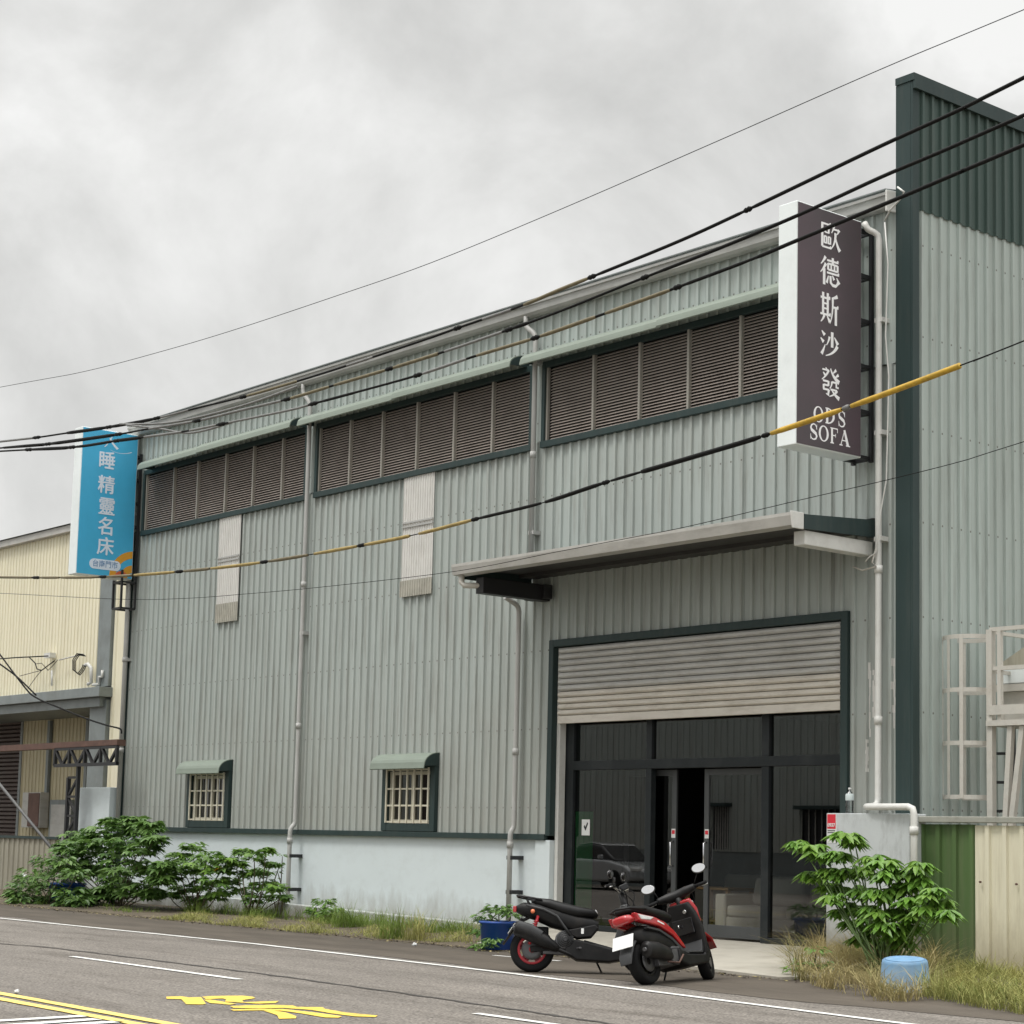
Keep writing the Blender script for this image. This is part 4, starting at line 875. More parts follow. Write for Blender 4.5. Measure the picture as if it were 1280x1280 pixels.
g = MB(); g.box(-.5,.6,-.28,.3,b.z-zd-.03+.05,a.z-zd-.03); g.build('case', M['sign_white'], UB, bevel=.01); g = MB(); g.box(-.5,.6,-.3,.3,b.z-zd-.03-.05,b.z-zd-.03+.04); g.box(-.45,.55,-.2,.2,0,b.z-zd-.085); g.build('base', M['steel'], UB)
g = MB(); g.prism([(-.5,a.z-zd-.028),(.6,a.z-zd-.028),(.6,a.z-zd+.40),(-.02,a.z-zd+.22)], 'y', -.3, .32); g.build('lid', M['fence_grey'], UB)

# ================================================================== overhead cables
def smooth(pts, n=8):
    o = []
    for i in range(len(pts)-1):
        p0, p1, p2, p3 = pts[max(i-1,0)], pts[i], pts[i+1], pts[min(i+2,len(pts)-1)]
        for k in range(n):
            t = k/n; o.append(.5*((2*p1)+(p2-p0)*t+(2*p0-5*p1+4*p2-p3)*t*t+(3*p1-p0-3*p2+p3)*t**3))
    return o+[pts[-1]]
def cable(name, label, px, y, r, base, segs=(), ties=(), group=None):
    P_ = [aty(a, b, y) for a, b in px]
    P_ = [P_[0]+(P_[0]-P_[1]).normalized()*14] + P_ + [P_[-1]+(P_[-1]-P_[-2]).normalized()*6]
    sp = smooth(P_, 6); c = P_[len(P_)//2].copy()
    def at_px(x):
        for a, b in zip(sp, sp[1:]):
            qa, qb = proj(a), proj(b)
            if qa <= x <= qb: t = (x-qa)/(qb-qa+1e-9); return a.lerp(b, t)
        return sp[0] if x < 0 else sp[-1]
    def sub(x0, x1):
        return [at_px(x0)]+[p for p in sp if x0 < proj(p) < x1]+[at_px(x1)]
    g = MB(); g.tube([p-c for p in sp], r, 7); t = g.build(name, M[base]); t.location = c; tag(t, label, 'cable', group)
    for x0, x1, m, k in segs:
        g = MB(); q = sub(x0, x1); g.tube([p-c for p in q], [r*k*.75]+[r*k]*(len(q)-2)+[r*k*.75] if len(q) > 2 else r*k, 7); g.build('sleeve', M[m], t)
    for x in ties:
        a, b = at_px(x-4.5), at_px(x+4.5); g = MB(); m_ = (a+b)/2; g.tube([a-c,(a*.7+b*.3)-c,m_-c,(a*.3+b*.7)-c,b-c], [r*1.3,r*2.0,r*1.6,r*2.1,r*1.2] if r > .01 else [r*2.4,r*4.0,r*3.4,r*4.2,r*2.4], 7); g.build('cable_tie', M['cable_black'], t)
    return t
def proj(p):
    d = p-CP; return 640+FPX*d.dot(CR)/d.dot(CF)
GC = 'overhead cables along the road'
A_ = ((0,552),(45,547),(82,541.5),(135,534),(195,523),(242,511),(304,496),(360,480),(426,459.5),(530,425),(572,410),(650,383),(700,362),(740,346),(850,301),(935,262),(1000,231),(1100,183),(1200,137),(1280,97))
B_ = ((0,560),(60,555),(147,543),(180,537),(246,526),(300,513),(359,499),(416,482),(487,461),(560,438),(636,412),(700,389),(800,349),(900,310),(1000,268),(1100,222),(1180,188),(1280,144))
C_ = ((0,564),(90,559),(145,551),(175,547),(232,539),(277,530),(360,513),(392,504.5),(450,489),(522,469),(591,446),(670,422),(753,393),(847,359),(940,324),(1000,299),(1120,249),(1200,215),(1280,181))
cable('power_cable', 'thick black power cable, uppermost of the three heavy cables crossing before the eaves', A_, -6.0, .0145, 'cable_black', [(0,44,'cable_grey',1.3),(84,134,'cable_black',1.9),(137,195,'cable_black',1.7),(197,240,'cable_grey',1.1),(308,372,'cable_ochre',1.35),(430,470,'cable_grey',1.2),(600,640,'cable_grey',1.2),(655,736,'cable_ochre',1.45),(745,930,'cable_black',1.25),(940,1285,'cable_black',1.3)], (46,136,196,304,572,740,935), GC)
cable('power_cable', 'middle one of the three heavy black cables, passing in front of the brown sign top', B_, -6.25, .0145, 'cable_black', [(5,58,'cable_black',1.8),(62,145,'cable_black',1.9),(185,244,'cable_grey',1.2),(250,352,'cable_grey',1.3),(362,412,'cable_ochre',1.4),(418,482,'cable_ochre',1.45),(492,548,'cable_ochre',1.5),(552,632,'cable_grey',1.15),(642,660,'cable_black',1.5),(820,1285,'cable_black',1.25)], (60,148,247,359,487,636,806), GC)
cable('power_cable', 'lowest of the three heavy black cables, crossing the top of the brown sign', C_, -6.5, .0145, 'cable_black', [(40,88,'cable_black',1.9),(92,140,'cable_black',1.5),(148,176,'cable_black',1.8),(180,228,'cable_grey',1.3),(236,272,'cable_grey',1.2),(282,386,'cable_grey',1.1),(400,445,'cable_black',1.2),(526,586,'cable_grey',1.2),(596,664,'cable_ochre',1.35),(676,745,'cable_ochre',1.5),(757,838,'cable_ochre',1.4),(855,940,'cable_black',1.2),(945,1285,'cable_black',1.3)], (36,90,146,277,392,522,669,847), GC)
for k, (q, dy) in enumerate((( ((158,531),(200,536),(240,541),(290,528)), -6.1), (((150,530),(215,528),(300,508),(372,483)), -6.05))):
    P_ = smooth([aty(a,b,dy) for a,b in q], 6); c = P_[0].copy(); g = MB(); g.tube([p-c for p in P_], .016, 6); t = g.build('loose_wire', M['cable_grey']); t.location = c
    tag(t, ('slack pale wire tail dipping below the cables near the blue sign' if k == 0 else 'pale wire strand running up from the blue sign top beside the cables'), 'wire')
D_ = ((0,721.5),(45,722),(129,721),(224,714.5),(330,702.5),(450,682),(520,668),(594,649),(680,628),(757,603),(860,573),(960,543),(1080,502),(1200,457))
D2 = D_+((1240,442),(1280,426))
cable('guarded_cable', 'single lower cable wrapped in yellow guard tubes, crossing the facade and the brown sign foot', D2, -6.0, .0065, 'cable_black', [(x0,x1,m,k*1.6) for x0,x1,m,k in [(0,40,'cable_ochre',2.0),(50,74,'cable_ochre',2.0),(76,124,'cable_ochre',2.1),(134,165,'cable_ochre',2.1),(168,218,'cable_tan',2.2),(230,262,'cable_ochre',2.2),(264,326,'cable_tan',2.2),(336,385,'cable_ochre',2.2),(393,446,'cable_tan',2.2),(456,512,'cable_tan',2.2),(524,590,'cable_tan',2.1),(600,676,'cable_black',1.8),(682,752,'cable_black',2.2),(764,800,'cable_black',1.6),(802,950,'cable_black',2.5),(964,1052,'cable_yellow',2.7),(1054,1062,'cable_grey',2.8),(1064,1200,'cable_yellow',2.7)]], (45,129,224,330,452,594,757,957), GC)
cable('wire', 'thin grey wire sagging alone across the open sky', ((0,484),(107,464),(210,437),(300,410),(420,370),(540,328),(700,262),(900,175),(1100,87),(1280,12)), -6.0, .0042, 'cable_black')
cable('wire', 'thin dark wire sagging low across the facade behind the canopy edge', ((0,741.5),(150,749),(230,748),(300,743),(400,734),(570,714),(690,691),(794,671),(860,658),(1000,625),(1100,602),(1200,577),(1280,552)), -2.0, .0048, 'cable_black')
for q, l in ((((-6,810),(30,858),(45,872),(75,885),(110,899),(135,907),(150,911),(152,917)), 'black telephone wire dropping across the cream warehouse to the corner of the main warehouse'), (((-6,826),(20,845),(45,869)), 'short black wire joining the telephone wire at the left edge')):
    P_ = smooth([aty(a,b,-1.0) for a,b in q], 5); c = P_[0].copy(); g = MB(); g.tube([p-c for p in P_], .018, 6); t = g.build('telephone_wire', M['cable_black']); t.location = c; tag(t, l, 'wire')
P_ = [aty(a,b,-1.2) for a,b in ((-6,824),(20,822),(60,820))]; g = MB(); c = P_[0].copy(); g.tube([p-c for p in P_], .014, 6); t = g.build('telephone_wire', M['cable_black']); t.location = c; tag(t, 'level black wire ending at the junction box on the cream warehouse', 'wire')
# ================================================================== across the road: what the shop glass mirrors
OY = -27.0
def refl(px, py):                                # where the view through a pixel lands on the far side after the glass
    p = aty(px, py, .25); d = ray(px, py); t = (.25-OY)/d.y; return Vector((p.x+d.x*t, OY, p.z+d.z*t))
OW = thing('facing_warehouse', 'grey corrugated warehouse across the road, seen mirrored in the shop glass', 'warehouse', (-20,OY,0)); o = OW.location
zp = refl(960,1066).z
w1a, w1b = refl(886,1008), refl(906,1062); w2a, w2b = refl(1003,1012), refl(1060,1062)
holes = [(min(w1a.x,w1b.x)-o.x,max(w1a.x,w1b.x)-o.x,w1b.z,w1a.z),(min(w2a.x,w2b.x)-o.x,max(w2a.x,w2b.x)-o.x,w2b.z,w2a.z),(-16.5,-13.2,-.2,4.4)]
g = MB(); corr_open(g, -26, 24, zp, 8.2, lambda u,v,h:(u,h,v), holes, pitch=.3, d=.04); g.build('cladding', M['clad_lower'], OW, normals=False)
g = MB(); g.box(-26,24,-.3,-.02,-.22,zp-.002); g.build('plinth_wall', M['grey_trim'], OW)
g = MB(); g.quad((-26,-.05,8.2),(24,-.05,8.2),(24,-14,9.6),(-26,-14,9.6)); g.box(-26,24,-14,-13.8,-.2,9.6); g.build('roof', M['grey_trim'], OW)
for h in holes[:2]:
    g = MB(); g.box(h[0],h[1],-.12,-.05,h[2],h[3]); w = g.build('window', M['steel_dark'], OW)
    g = MB(); g.box(h[0]-.1,h[1]+.1,-.0,.35,h[3],h[3]+.12); g.build('awning', M['trim'], OW)
    for k in range(1,7):
        x = h[0]+(h[1]-h[0])*k/7; g = MB(); g.box(x-.02,x+.02,-.03,-.0,h[2],h[3]); g.build('bar', M['gutter'], w)
h = holes[2]; g = MB(); g.box(h[0],h[1],-.25,-.1,h[2],h[3]); g.build('roller_shutter', M['brown_shutter'], OW)
# parked car, mirrored in the left pane
p = aty(765,1085,.25); d_ = ray(765,1085); t_ = (.25+22.2)/d_.y
CAR = thing('parked_car', 'silver saloon parked across the road, mirrored in the left pane of the shop front', 'car', (p.x+d_.x*t_,-22.2,RZ), radians(8))
def side(poly, hw, bev, name, m, par=CAR): g = MB(); g.prism(poly, 'y', -hw, hw); return g.build(name, m, par, bevel=bev)
side([(-2.2,.35),(-2.25,.75),(-2.1,.93),(-1.2,.98),(.9,.95),(1.9,.80),(2.2,.66),(2.25,.35),(1.9,.25),(-1.9,.25)], .86, .09, 'body', M['car_silver'])
side([(-1.55,.95),(-.95,1.38),(-.2,1.45),(.35,1.40),(1.15,.93)], .70, .08, 'cabin', M['gloss_black'])
side([(-1.0,1.385),(-.2,1.46),(.36,1.405),(.3,1.44),(-.2,1.49),(-.95,1.42)], .66, .02, 'roof', M['car_silver'])
for x in (-1.4,1.4):
    for y in (-.78,.78):
        g = MB(); g.lathe([(.20,-.1),(.31,-.1),(.33,-.06),(.33,.06),(.31,.1),(.20,.1)], (x,y,.33), 'y', 24); w = g.build('wheel', M['rubber'], CAR)
        g = MB(); g.lathe([(.05,-.105),(.2,-.09),(.2,.09),(.05,.105)], (x,y,.33), 'y', 20); g.build('rim', M['chrome'], w)
for y in (-.6,.6):
    g = MB(); g.box(2.1,2.24,y-.2,y+.2,.62,.74); g.build('headlight', M['lens_clear'], CAR, bevel=.03)
    g = MB(); g.box(.62,.78,y*1.55-.07,y*1.55+.07,.98,1.10); g.build('wing_mirror', M['car_silver'], CAR, bevel=.02)
    g = MB(); g.box(-2.26,-2.12,y-.18,y+.18,.68,.84); g.build('tail_light', M['lens_red'], CAR, bevel=.02)

# ================================================================== scooters
def wheel(t, x, r, w, rim_m, spokes=5, steer=0, rimr=.66):
    T = MB(); T.lathe([(r*rimr,-w*.42),(r*.86,-w*.52),(r*.95,-w*.44),(r,-w*.18),(r,w*.18),(r*.95,w*.44),(r*.86,w*.52),(r*rimr,w*.42)], (0,0,0), 'y', 36, cap=False)
    o = T.build('tyre', M['rubber'], t); o.location = (x,0,r); o.rotation_euler = (0,0,steer)
    R_ = MB(); R_.lathe([(r*.55,-w*.34),(r*rimr+.006,-w*.42),(r*rimr+.006,w*.42),(r*.55,w*.34)], (0,0,0), 'y', 36, cap=False)
    R_.lathe([(.03,-w*.5),(.055,-w*.4),(.055,w*.4),(.03,w*.5)], (0,0,0), 'y', 16)
    for k in range(spokes):
        a = 2*pi*k/spokes+.3
        for s_ in (-.12,.12): R_.bar((.045*cos(a+s_*2),0,.045*sin(a+s_*2)),(r*.6*cos(a+s_),0,r*.6*sin(a+s_)),w*.35,.022,up=(0,1,0))
    q = R_.build('rim', rim_m, o)
    D_ = MB(); D_.lathe([(r*.28,-.002),(r*.47,-.002),(r*.47,.002),(r*.28,.002)], (0,-w*.46,0), 'y', 24); D_.build('brake_disc', M['engine'], o)
    return o
def finish(t, loc, rz, roll, label): t.location = loc; t.rotation_euler = (roll,0,rz); tag(t, label, 'scooter')
def P_(t, name, m, parent=None, bevel=0, subsurf=0, fn=None):
    g = MB(); fn(g); o = g.build(name, m, parent or t, bevel=bevel)
    if subsurf: s_ = o.modifiers.new('sub', 'SUBSURF'); s_.levels = s_.render_levels = subsurf
    return o
def mirror_part(t, base, head, steer_c, name='mirror', m='mirror', rx=.062, rz_=.045, face=(-1,0,.1)):
    g = MB(); g.tube([base, (Vector(base)+Vector(head))/2+Vector((.02,0,.02)), head], .006, 6); st = g.build('mirror_stem', M['plastic_black'], t)
    f = Vector(face).normalized(); u = f.cross(Vector((0,0,1))).normalized(); v = u.cross(f)
    def disc(rA, rB, d0, d1, mat_, nm):
        g = MB(); rings = []
        for d_, k in ((d0,.6),(d0+(d1-d0)*.5,1),(d1,.97)):
            rings.append([g.b.verts.new(Vector(head)+f*d_+u*rA*k*cos(2*pi*i/20)+v*rB*k*sin(2*pi*i/20)) for i in range(20)])
        for a, b in zip(rings, rings[1:]):
            for i in range(20): g.b.faces.new((a[i],a[(i+1)%20],b[(i+1)%20],b[i])).smooth = True
        g.b.faces.new(rings[0]); g.b.faces.new(rings[-1]); return g.build(nm, mat_, st)
    disc(rx*1.1, rz_*1.1, -.03, .0, M['gloss_black'], 'mirror_shell'); disc(rx, rz_, .001, .004, M['mirror'], 'mirror_glass')
    return st

# ---- black step-through scooter with bare handlebars
BK = thing('scooter', '', 'scooter')
wheel(BK, 0, .25, .15, M['red_rim'], 5); st = radians(-16); wheel(BK, 1.24, .25, .14, M['red_rim'], 5, st)
P_(BK, 'exhaust', M['plastic_black'], bevel=.004, fn=lambda g: (g.loft([(-.20,.475,.055,.055,-.19),(-.185,.472,.078,.078,-.19),(-.06,.43,.085,.085,-.19),(.14,.335,.078,.078,-.18),(.26,.27,.05,.05,-.165),(.30,.25,.03,.03,-.15)], 18, 2.0), g.tube([(.29,-.15,.255),(.45,-.13,.19),(.62,-.05,.2)], .022, 8)))
P_(BK, 'heat_shield', M['plastic_grey'], bevel=.003, fn=lambda g: g.loft([(-.17,.50,.05,.06,-.215),(-.03,.46,.055,.064,-.215),(.1,.395,.05,.055,-.21)], 14, 2.4))
P_(BK, 'engine', M['engine'], bevel=.008, fn=lambda g: (g.box(.12,.50,-.11,.13,.20,.36), g.lathe([(.02,-.14),(.10,-.14),(.105,-.11),(.105,-.02)], (.36,0,.36), 'y', 20)))
P_(BK, 'fan_cover', M['plastic_grey'], fn=lambda g: [g.lathe([(.085-.02*k,-.142-.004*k),(.095-.02*k,-.150-.004*k),(.08-.02*k,-.150-.004*k)], (.37,0,.37), 'y', 18, cap=False) for k in range(4)])
P_(BK, 'swing_arm', M['plastic_black'], bevel=.01, fn=lambda g: (g.bar((-.02,-.10,.25),(.35,-.10,.29),.04,.07), g.bar((-.05,.12,.26),(.45,.12,.30),.07,.14)))
P_(BK, 'shock_absorber', M['red_rim'], fn=lambda g: [g.lathe([(.026,-.006),(.034,0),(.026,.006)], (.0+.03*k/3-.02,-.13,.40+.026*k), 'z', 12, cap=False) for k in range(7)]+[g.tube([(-.03,-.13,.30),(.06,-.13,.62)], .018, 8)])
P_(BK, 'tail_body', M['plastic_black'], bevel=.004, fn=lambda g: g.loft([(-.20,.70,.05,.03),(-.12,.70,.11,.075),(.04,.675,.14,.10),(.25,.61,.15,.12),(.48,.545,.145,.11),(.66,.53,.12,.09),(.74,.53,.09,.05)], 16, 3.0))
P_(BK, 'seat', M['seat_black'], fn=lambda g: g.loft([(-.02,.775,.06,.02),(.03,.785,.12,.045),(.18,.755,.15,.065),(.34,.705,.16,.075),(.50,.675,.155,.07),(.66,.665,.12,.055),(.73,.64,.06,.03)], 18, 2.6))
P_(BK, 'tail_rack', M['steel_dark'], fn=lambda g: (g.tube([(.10,-.13,.80),(-.12,-.12,.835),(-.18,-.07,.845),(-.18,.07,.845),(-.12,.12,.835),(.10,.13,.80)], .012, 8), g.bar((-.10,-.12,.835),(-.10,.12,.835),.03,.012), g.tube([(-.08,-.11,.83),(-.03,-.11,.73)], .012, 6), g.tube([(-.08,.11,.83),(-.03,.11,.73)], .012, 6)))
for s_ in (-1,1):
    P_(BK, 'frame_tube', M['plastic_grey'], fn=lambda g: g.tube([(-.08,.155*s_,.735),(.12,.165*s_,.69),(.27,.175*s_,.62),(.36,.17*s_,.50),(.43,.16*s_,.41)], .014, 8))
    P_(BK, 'side_panel', M['plastic_black'], bevel=.012, fn=lambda g: g.prism([(.40,.47),(.70,.535),(.74,.50),(.66,.40),(.50,.385),(.44,.41)], 'y', s_*.10, s_*.155))
    P_(BK, 'indicator', M['lens_orange'], fn=lambda g: g.sphere((-.0,s_*.165,.665), .026, (1,.7,1), 10))
P_(BK, 'reflector', M['plate'], fn=lambda g: g.box(.545,.575,-.159,-.156,.43,.49))
P_(BK, 'tail_light', M['lens_red'], bevel=.01, fn=lambda g: g.box(-.225,-.185,-.07,.07,.66,.73))
P_(BK, 'mudguard', M['plastic_black'], bevel=.006, fn=lambda g: (g.bar((-.12,0,.60),(-.33,0,.30),.13,.02), g.bar((-.02,0,.62),(-.22,0,.52),.10,.03)))
P_(BK, 'number_plate', M['plate'], bevel=.002, fn=lambda g: g.obox((-.235,0,.475), (.56,0,.82), (0,1,0), (-.82,0,.56), .07, .12, .003))
P_(BK, 'floorboard', M['plastic_black'], bevel=.02, fn=lambda g: g.prism([(.40,.38),(.55,.36),(.92,.27),(1.02,.30),(1.06,.26),(1.00,.15),(.86,.125),(.50,.14),(.36,.22)], 'y', -.15, .15))
P_(BK, 'floor_mat', M['plastic_grey'], bevel=.004, fn=lambda g: g.prism([(.58,.366),(.90,.286),(.90,.276),(.58,.356)], 'y', -.13, .13))
P_(BK, 'leg_shield', M['plastic_grey'], bevel=.018, fn=lambda g: g.prism([(.90,.27),(.95,.27),(1.07,.58),(1.02,.62),(.98,.60),(.93,.42)], 'y', -.16, .16))
P_(BK, 'front_cowl', M['gloss_black'], bevel=.02, fn=lambda g: g.loft([(1.00,.28,.10,.03),(1.06,.40,.13,.06),(1.08,.55,.14,.075),(1.06,.68,.11,.07),(1.02,.78,.07,.05)], 16, 2.6))
P_(BK, 'steering_stem', M['plastic_black'], fn=lambda g: (g.tube([(1.10,0,.60),(.985,0,.90)], [.045,.035], 10)))
P_(BK, 'fork', M['steel_dark'], fn=lambda g: [g.tube([(1.24+.02*sin(st),.085*s_,.25),(1.13,.085*s_,.56)], .022, 8) for s_ in (-1,1)])
P_(BK, 'front_fender', M['gloss_black'], fn=lambda g: g.loft([(1.02,.42,.06,.012),(1.12,.52,.075,.014),(1.26,.545,.075,.014),(1.40,.48,.07,.012),(1.49,.36,.05,.008)], 12, 3))
P_(BK, 'headlight', M['lens_clear'], bevel=.01, fn=lambda g: g.loft([(1.10,.70,.10,.05),(1.15,.69,.09,.045),(1.17,.685,.06,.03)], 14, 2.4))
P_(BK, 'instrument_panel', M['gloss_black'], bevel=.01, fn=lambda g: g.obox((1.02,0,.97), (1,0,.5), (0,1,0), (-.5,0,1), .05, .07, .035))
hb = [(.80,-.36,.945),(.88,-.24,.965),(.96,-.10,.925),(.99,0,.905),(1.02,.10,.925),(1.03,.24,.985),(1.01,.36,.975)]
P_(BK, 'handlebar', M['chrome'], fn=lambda g: g.tube(hb, .012, 8))
for s_, a, b in ((-1,hb[0],hb[1]),(1,hb[-1],hb[-2])):
    a, b = Vector(a), Vector(b)
    P_(BK, 'grip', M['rubber'], fn=lambda g: g.tube([a, a.lerp(b,.9)], .018, 10))
    P_(BK, 'brake_lever', M['chrome'], fn=lambda g: g.tube([b+Vector((.04,0,.01)), a+Vector((.07,0,.0)), a+Vector((.05,s_*.03,-.01))], .007, 6))
    P_(BK, 'switch_box', M['plastic_black'], bevel=.006, fn=lambda g: g.obox(b, (a-b), (0,0,1), (1,0,0), .035, .026, .026))
mirror_part(BK, (.88,-.25,.97), (.85,-.29,1.09), st, face=(-.9,.35,.12)); mirror_part(BK, (1.03,.25,.99), (1.02,.30,1.13), st, face=(-.9,.35,.12))
for k, (q0, q1) in enumerate((((.86,-.25,.96),(1.05,-.06,.70)),((1.03,.22,.97),(1.08,.05,.72)),((.95,-.12,.93),(1.16,-.10,.45)))):
    P_(BK, 'brake_hose', M['rubber'], fn=lambda g: g.tube(smooth([Vector(q0), Vector(q0).lerp(Vector(q1),.35)+Vector((.09,0,.05)), Vector(q0).lerp(Vector(q1),.75)+Vector((.06,0,.0)), Vector(q1)],5), .006, 6))
P_(BK, 'seat_strap', M['chrome'], fn=lambda g: g.tube([(.70,-.115,.70),(.735,-.09,.655),(.74,-.04,.62)], .007, 6))
P_(BK, 'exhaust_tip', M['engine'], fn=lambda g: g.lathe([(.022,-.225),(.022,-.19),(.03,-.185)], (0,-.19,.474), 'x', 12))
P_(BK, 'air_box', M['plastic_grey'], bevel=.02, fn=lambda g: g.box(-.08,.18,.10,.19,.36,.52))
P_(BK, 'foot_peg', M['engine'], bevel=.004, fn=lambda g: g.bar((.50,-.12,.27),(.54,-.22,.27),.03,.018))
P_(BK, 'kickstand', M['steel_dark'], fn=lambda g: g.tube([(.72,.10,.15),(.80,.24,.005)], .012, 6))
# ---- red and black scooter
RD = thing('scooter', '', 'scooter')
wheel(RD, 0, .235, .13, M['plastic_black'], 6); st2 = radians(22); wheel(RD, 1.22, .235, .12, M['plastic_black'], 6, st2)
P_(RD, 'exhaust', M['plastic_black'], bevel=.004, fn=lambda g: (g.loft([(-.20,.34,.04,.05,-.18),(-.18,.34,.07,.085,-.18),(0,.32,.075,.09,-.18),(.22,.28,.06,.07,-.17),(.32,.25,.03,.03,-.15)], 18, 2.4), g.tube([(.3,-.15,.25),(.5,-.1,.2)], .02, 8)))
P_(RD, 'engine', M['engine'], bevel=.01, fn=lambda g: (g.box(.10,.52,-.12,.14,.17,.36), g.lathe([(.03,-.16),(.10,-.155),(.105,-.1)], (.40,0,.27), 'y', 18)))
P_(RD, 'under_body', M['plastic_black'], bevel=.02, fn=lambda g: g.loft([(-.18,.52,.08,.06),(-.05,.50,.13,.12),(.2,.47,.15,.14),(.42,.40,.16,.14),(.58,.32,.15,.10)], 16, 3))
P_(RD, 'rear_fender', M['plastic_grey'], bevel=.01, fn=lambda g: g.loft([(-.15,.46,.07,.02),(-.25,.40,.085,.025),(-.32,.30,.085,.02),(-.34,.22,.07,.01)], 12, 3))
P_(RD, 'number_plate', M['plate'], bevel=.002, fn=lambda g: g.obox((-.315,0,.455), (.42,0,.90), (0,1,0), (-.90,0,.42), .075, .13, .003))
P_(RD, 'plate_bracket', M['plastic_black'], bevel=.004, fn=lambda g: g.bar((-.12,0,.52),(-.30,0,.44),.10,.03))
for s_ in (-1,1):
    P_(RD, 'side_panel', M['red_paint'], bevel=.016, fn=lambda g: g.prism([(-.24,.735),(-.10,.712),(.12,.680),(.30,.622),(.46,.52),(.58,.39),(.62,.325),(.55,.35),(.41,.475),(.19,.575),(-.06,.618),(-.20,.645)], 'y', s_*.115, s_*.178))
    P_(RD, 'trim_strip', M['plastic_grey'], bevel=.004, fn=lambda g: g.prism([(-.05,.585),(.18,.548),(.40,.45),(.55,.335),(.66,.285),(.66,.265),(.52,.31),(.38,.425),(.17,.525),(-.05,.562)], 'y', s_*.12, s_*.17))
    P_(RD, 'indicator', M['lens_clear'], bevel=.008, fn=lambda g: g.prism([(-.20,.715),(-.15,.655),(.02,.645),(.10,.672)], 'y', s_*.14, s_*.186))
    P_(RD, 'frame_badge', M['plate'], fn=lambda g: g.prism([(.15,.625),(.27,.585),(.27,.60),(.16,.64)], 'y', s_*.1785, s_*.1805))
P_(RD, 'tail_light', M['lens_red'], bevel=.02, fn=lambda g: g.loft([(-.30,.675,.08,.035),(-.26,.68,.125,.055),(-.19,.685,.15,.045)], 16, 3))
P_(RD, 'seat', M['seat_black'], fn=lambda g: g.loft([(-.24,.775,.07,.02),(-.16,.775,.13,.04),(.06,.765,.155,.06),(.24,.73,.16,.065),(.42,.70,.15,.065),(.58,.68,.10,.05),(.62,.66,.05,.03)], 18, 2.6))
P_(RD, 'grab_rail', M['plastic_black'], fn=lambda g: g.tube([(.0,-.17,.765),(-.24,-.13,.79),(-.30,0,.80),(-.24,.13,.79),(.0,.17,.765)], .014, 8))
P_(RD, 'floorboard', M['plastic_black'], bevel=.02, fn=lambda g: g.prism([(.46,.34),(.62,.27),(.96,.26),(1.05,.34),(1.10,.30),(1.02,.16),(.60,.14),(.44,.2)], 'y', -.18, .18))
P_(RD, 'floor_mat', M['plastic_grey'], bevel=.01, fn=lambda g: g.prism([(.64,.285),(.96,.275),(1.02,.40),(.98,.42),(.93,.30),(.64,.30)], 'y', -.165, .165))
P_(RD, 'leg_shield', M['plastic_black'], bevel=.025, fn=lambda g: g.loft([(1.00,.26,.19,.025),(1.02,.40,.20,.04),(1.00,.56,.205,.045),(.96,.72,.18,.045),(.93,.84,.13,.04)], 16, 4))
P_(RD, 'front_cowl', M['red_paint'], bevel=.02, fn=lambda g: g.loft([(1.12,.40,.06,.03),(1.11,.50,.11,.045),(1.07,.62,.155,.045),(1.015,.76,.175,.045),(.975,.88,.135,.04)], 16, 3))
P_(RD, 'glove_box', M['gloss_black'], bevel=.012, fn=lambda g: g.box(.925,.985,-.13,.13,.50,.68))
P_(RD, 'key_lock', M['chrome'], fn=lambda g: g.lathe([(.02,-.01),(.024,0),(.018,.01)], (.90,-.08,.74), 'x', 14))
P_(RD, 'bag_hook', M['chrome'], fn=lambda g: g.tube([(.92,.03,.60),(.885,.03,.585),(.89,.03,.615)], .008, 6))
P_(RD, 'fork', M['steel_dark'], fn=lambda g: [g.tube([(1.22,.08*s_,.235),(1.10,.075*s_,.55)], .022, 8) for s_ in (-1,1)])
P_(RD, 'front_fender', M['red_paint'], fn=lambda g: g.loft([(1.02,.40,.05,.012),(1.10,.49,.07,.014),(1.24,.515,.07,.014),(1.38,.45,.065,.012),(1.46,.34,.05,.008)], 12, 3))
P_(RD, 'headlight', M['lens_clear'], bevel=.01, fn=lambda g: g.loft([(1.06,.86,.09,.04),(1.10,.84,.10,.05),(1.14,.82,.06,.04)], 14, 2.4))
ca, sa = cos(st2), sin(st2)
def ST(x, y, z): return (.95+(x*ca-y*sa), x*sa+y*ca, z-.17*y)
P_(RD, 'handlebar_cover', M['plastic_black'], bevel=.012, fn=lambda g: g.tube([ST(-.02,-.22,.955),ST(.02,-.10,.95),ST(.03,0,.94),ST(.02,.10,.95),ST(-.02,.22,.955)], [.035,.055,.06,.055,.035], 12))
P_(RD, 'steering_stem', M['plastic_black'], fn=lambda g: g.tube([(1.02,0,.70),(.96,0,.92)], [.05,.04], 10))
for s_ in (-1,1):
    P_(RD, 'grip', M['rubber'], fn=lambda g: g.tube([ST(-.02,.21*s_,.955),ST(-.06,.36*s_,.945)], .019, 10))
    P_(RD, 'brake_lever', M['chrome'], fn=lambda g: g.tube([ST(.03,.20*s_,.955),ST(.02,.36*s_,.935)], .008, 6))
    q = mirror_part(RD, ST(.02,.20*s_,.97), ST(.0,.30*s_,1.13), st2, rx=.075, rz_=.048, face=(-ca,-sa,.12))
for s_ in (-1,1):
    q0, q1 = Vector(ST(.03,.15*s_,.94)), Vector((1.06,.05*s_,.62))
    P_(RD, 'brake_hose', M['rubber'], fn=lambda g: g.tube(smooth([q0, q0.lerp(q1,.4)+Vector((.09,0,.04)), q1],5), .006, 6))
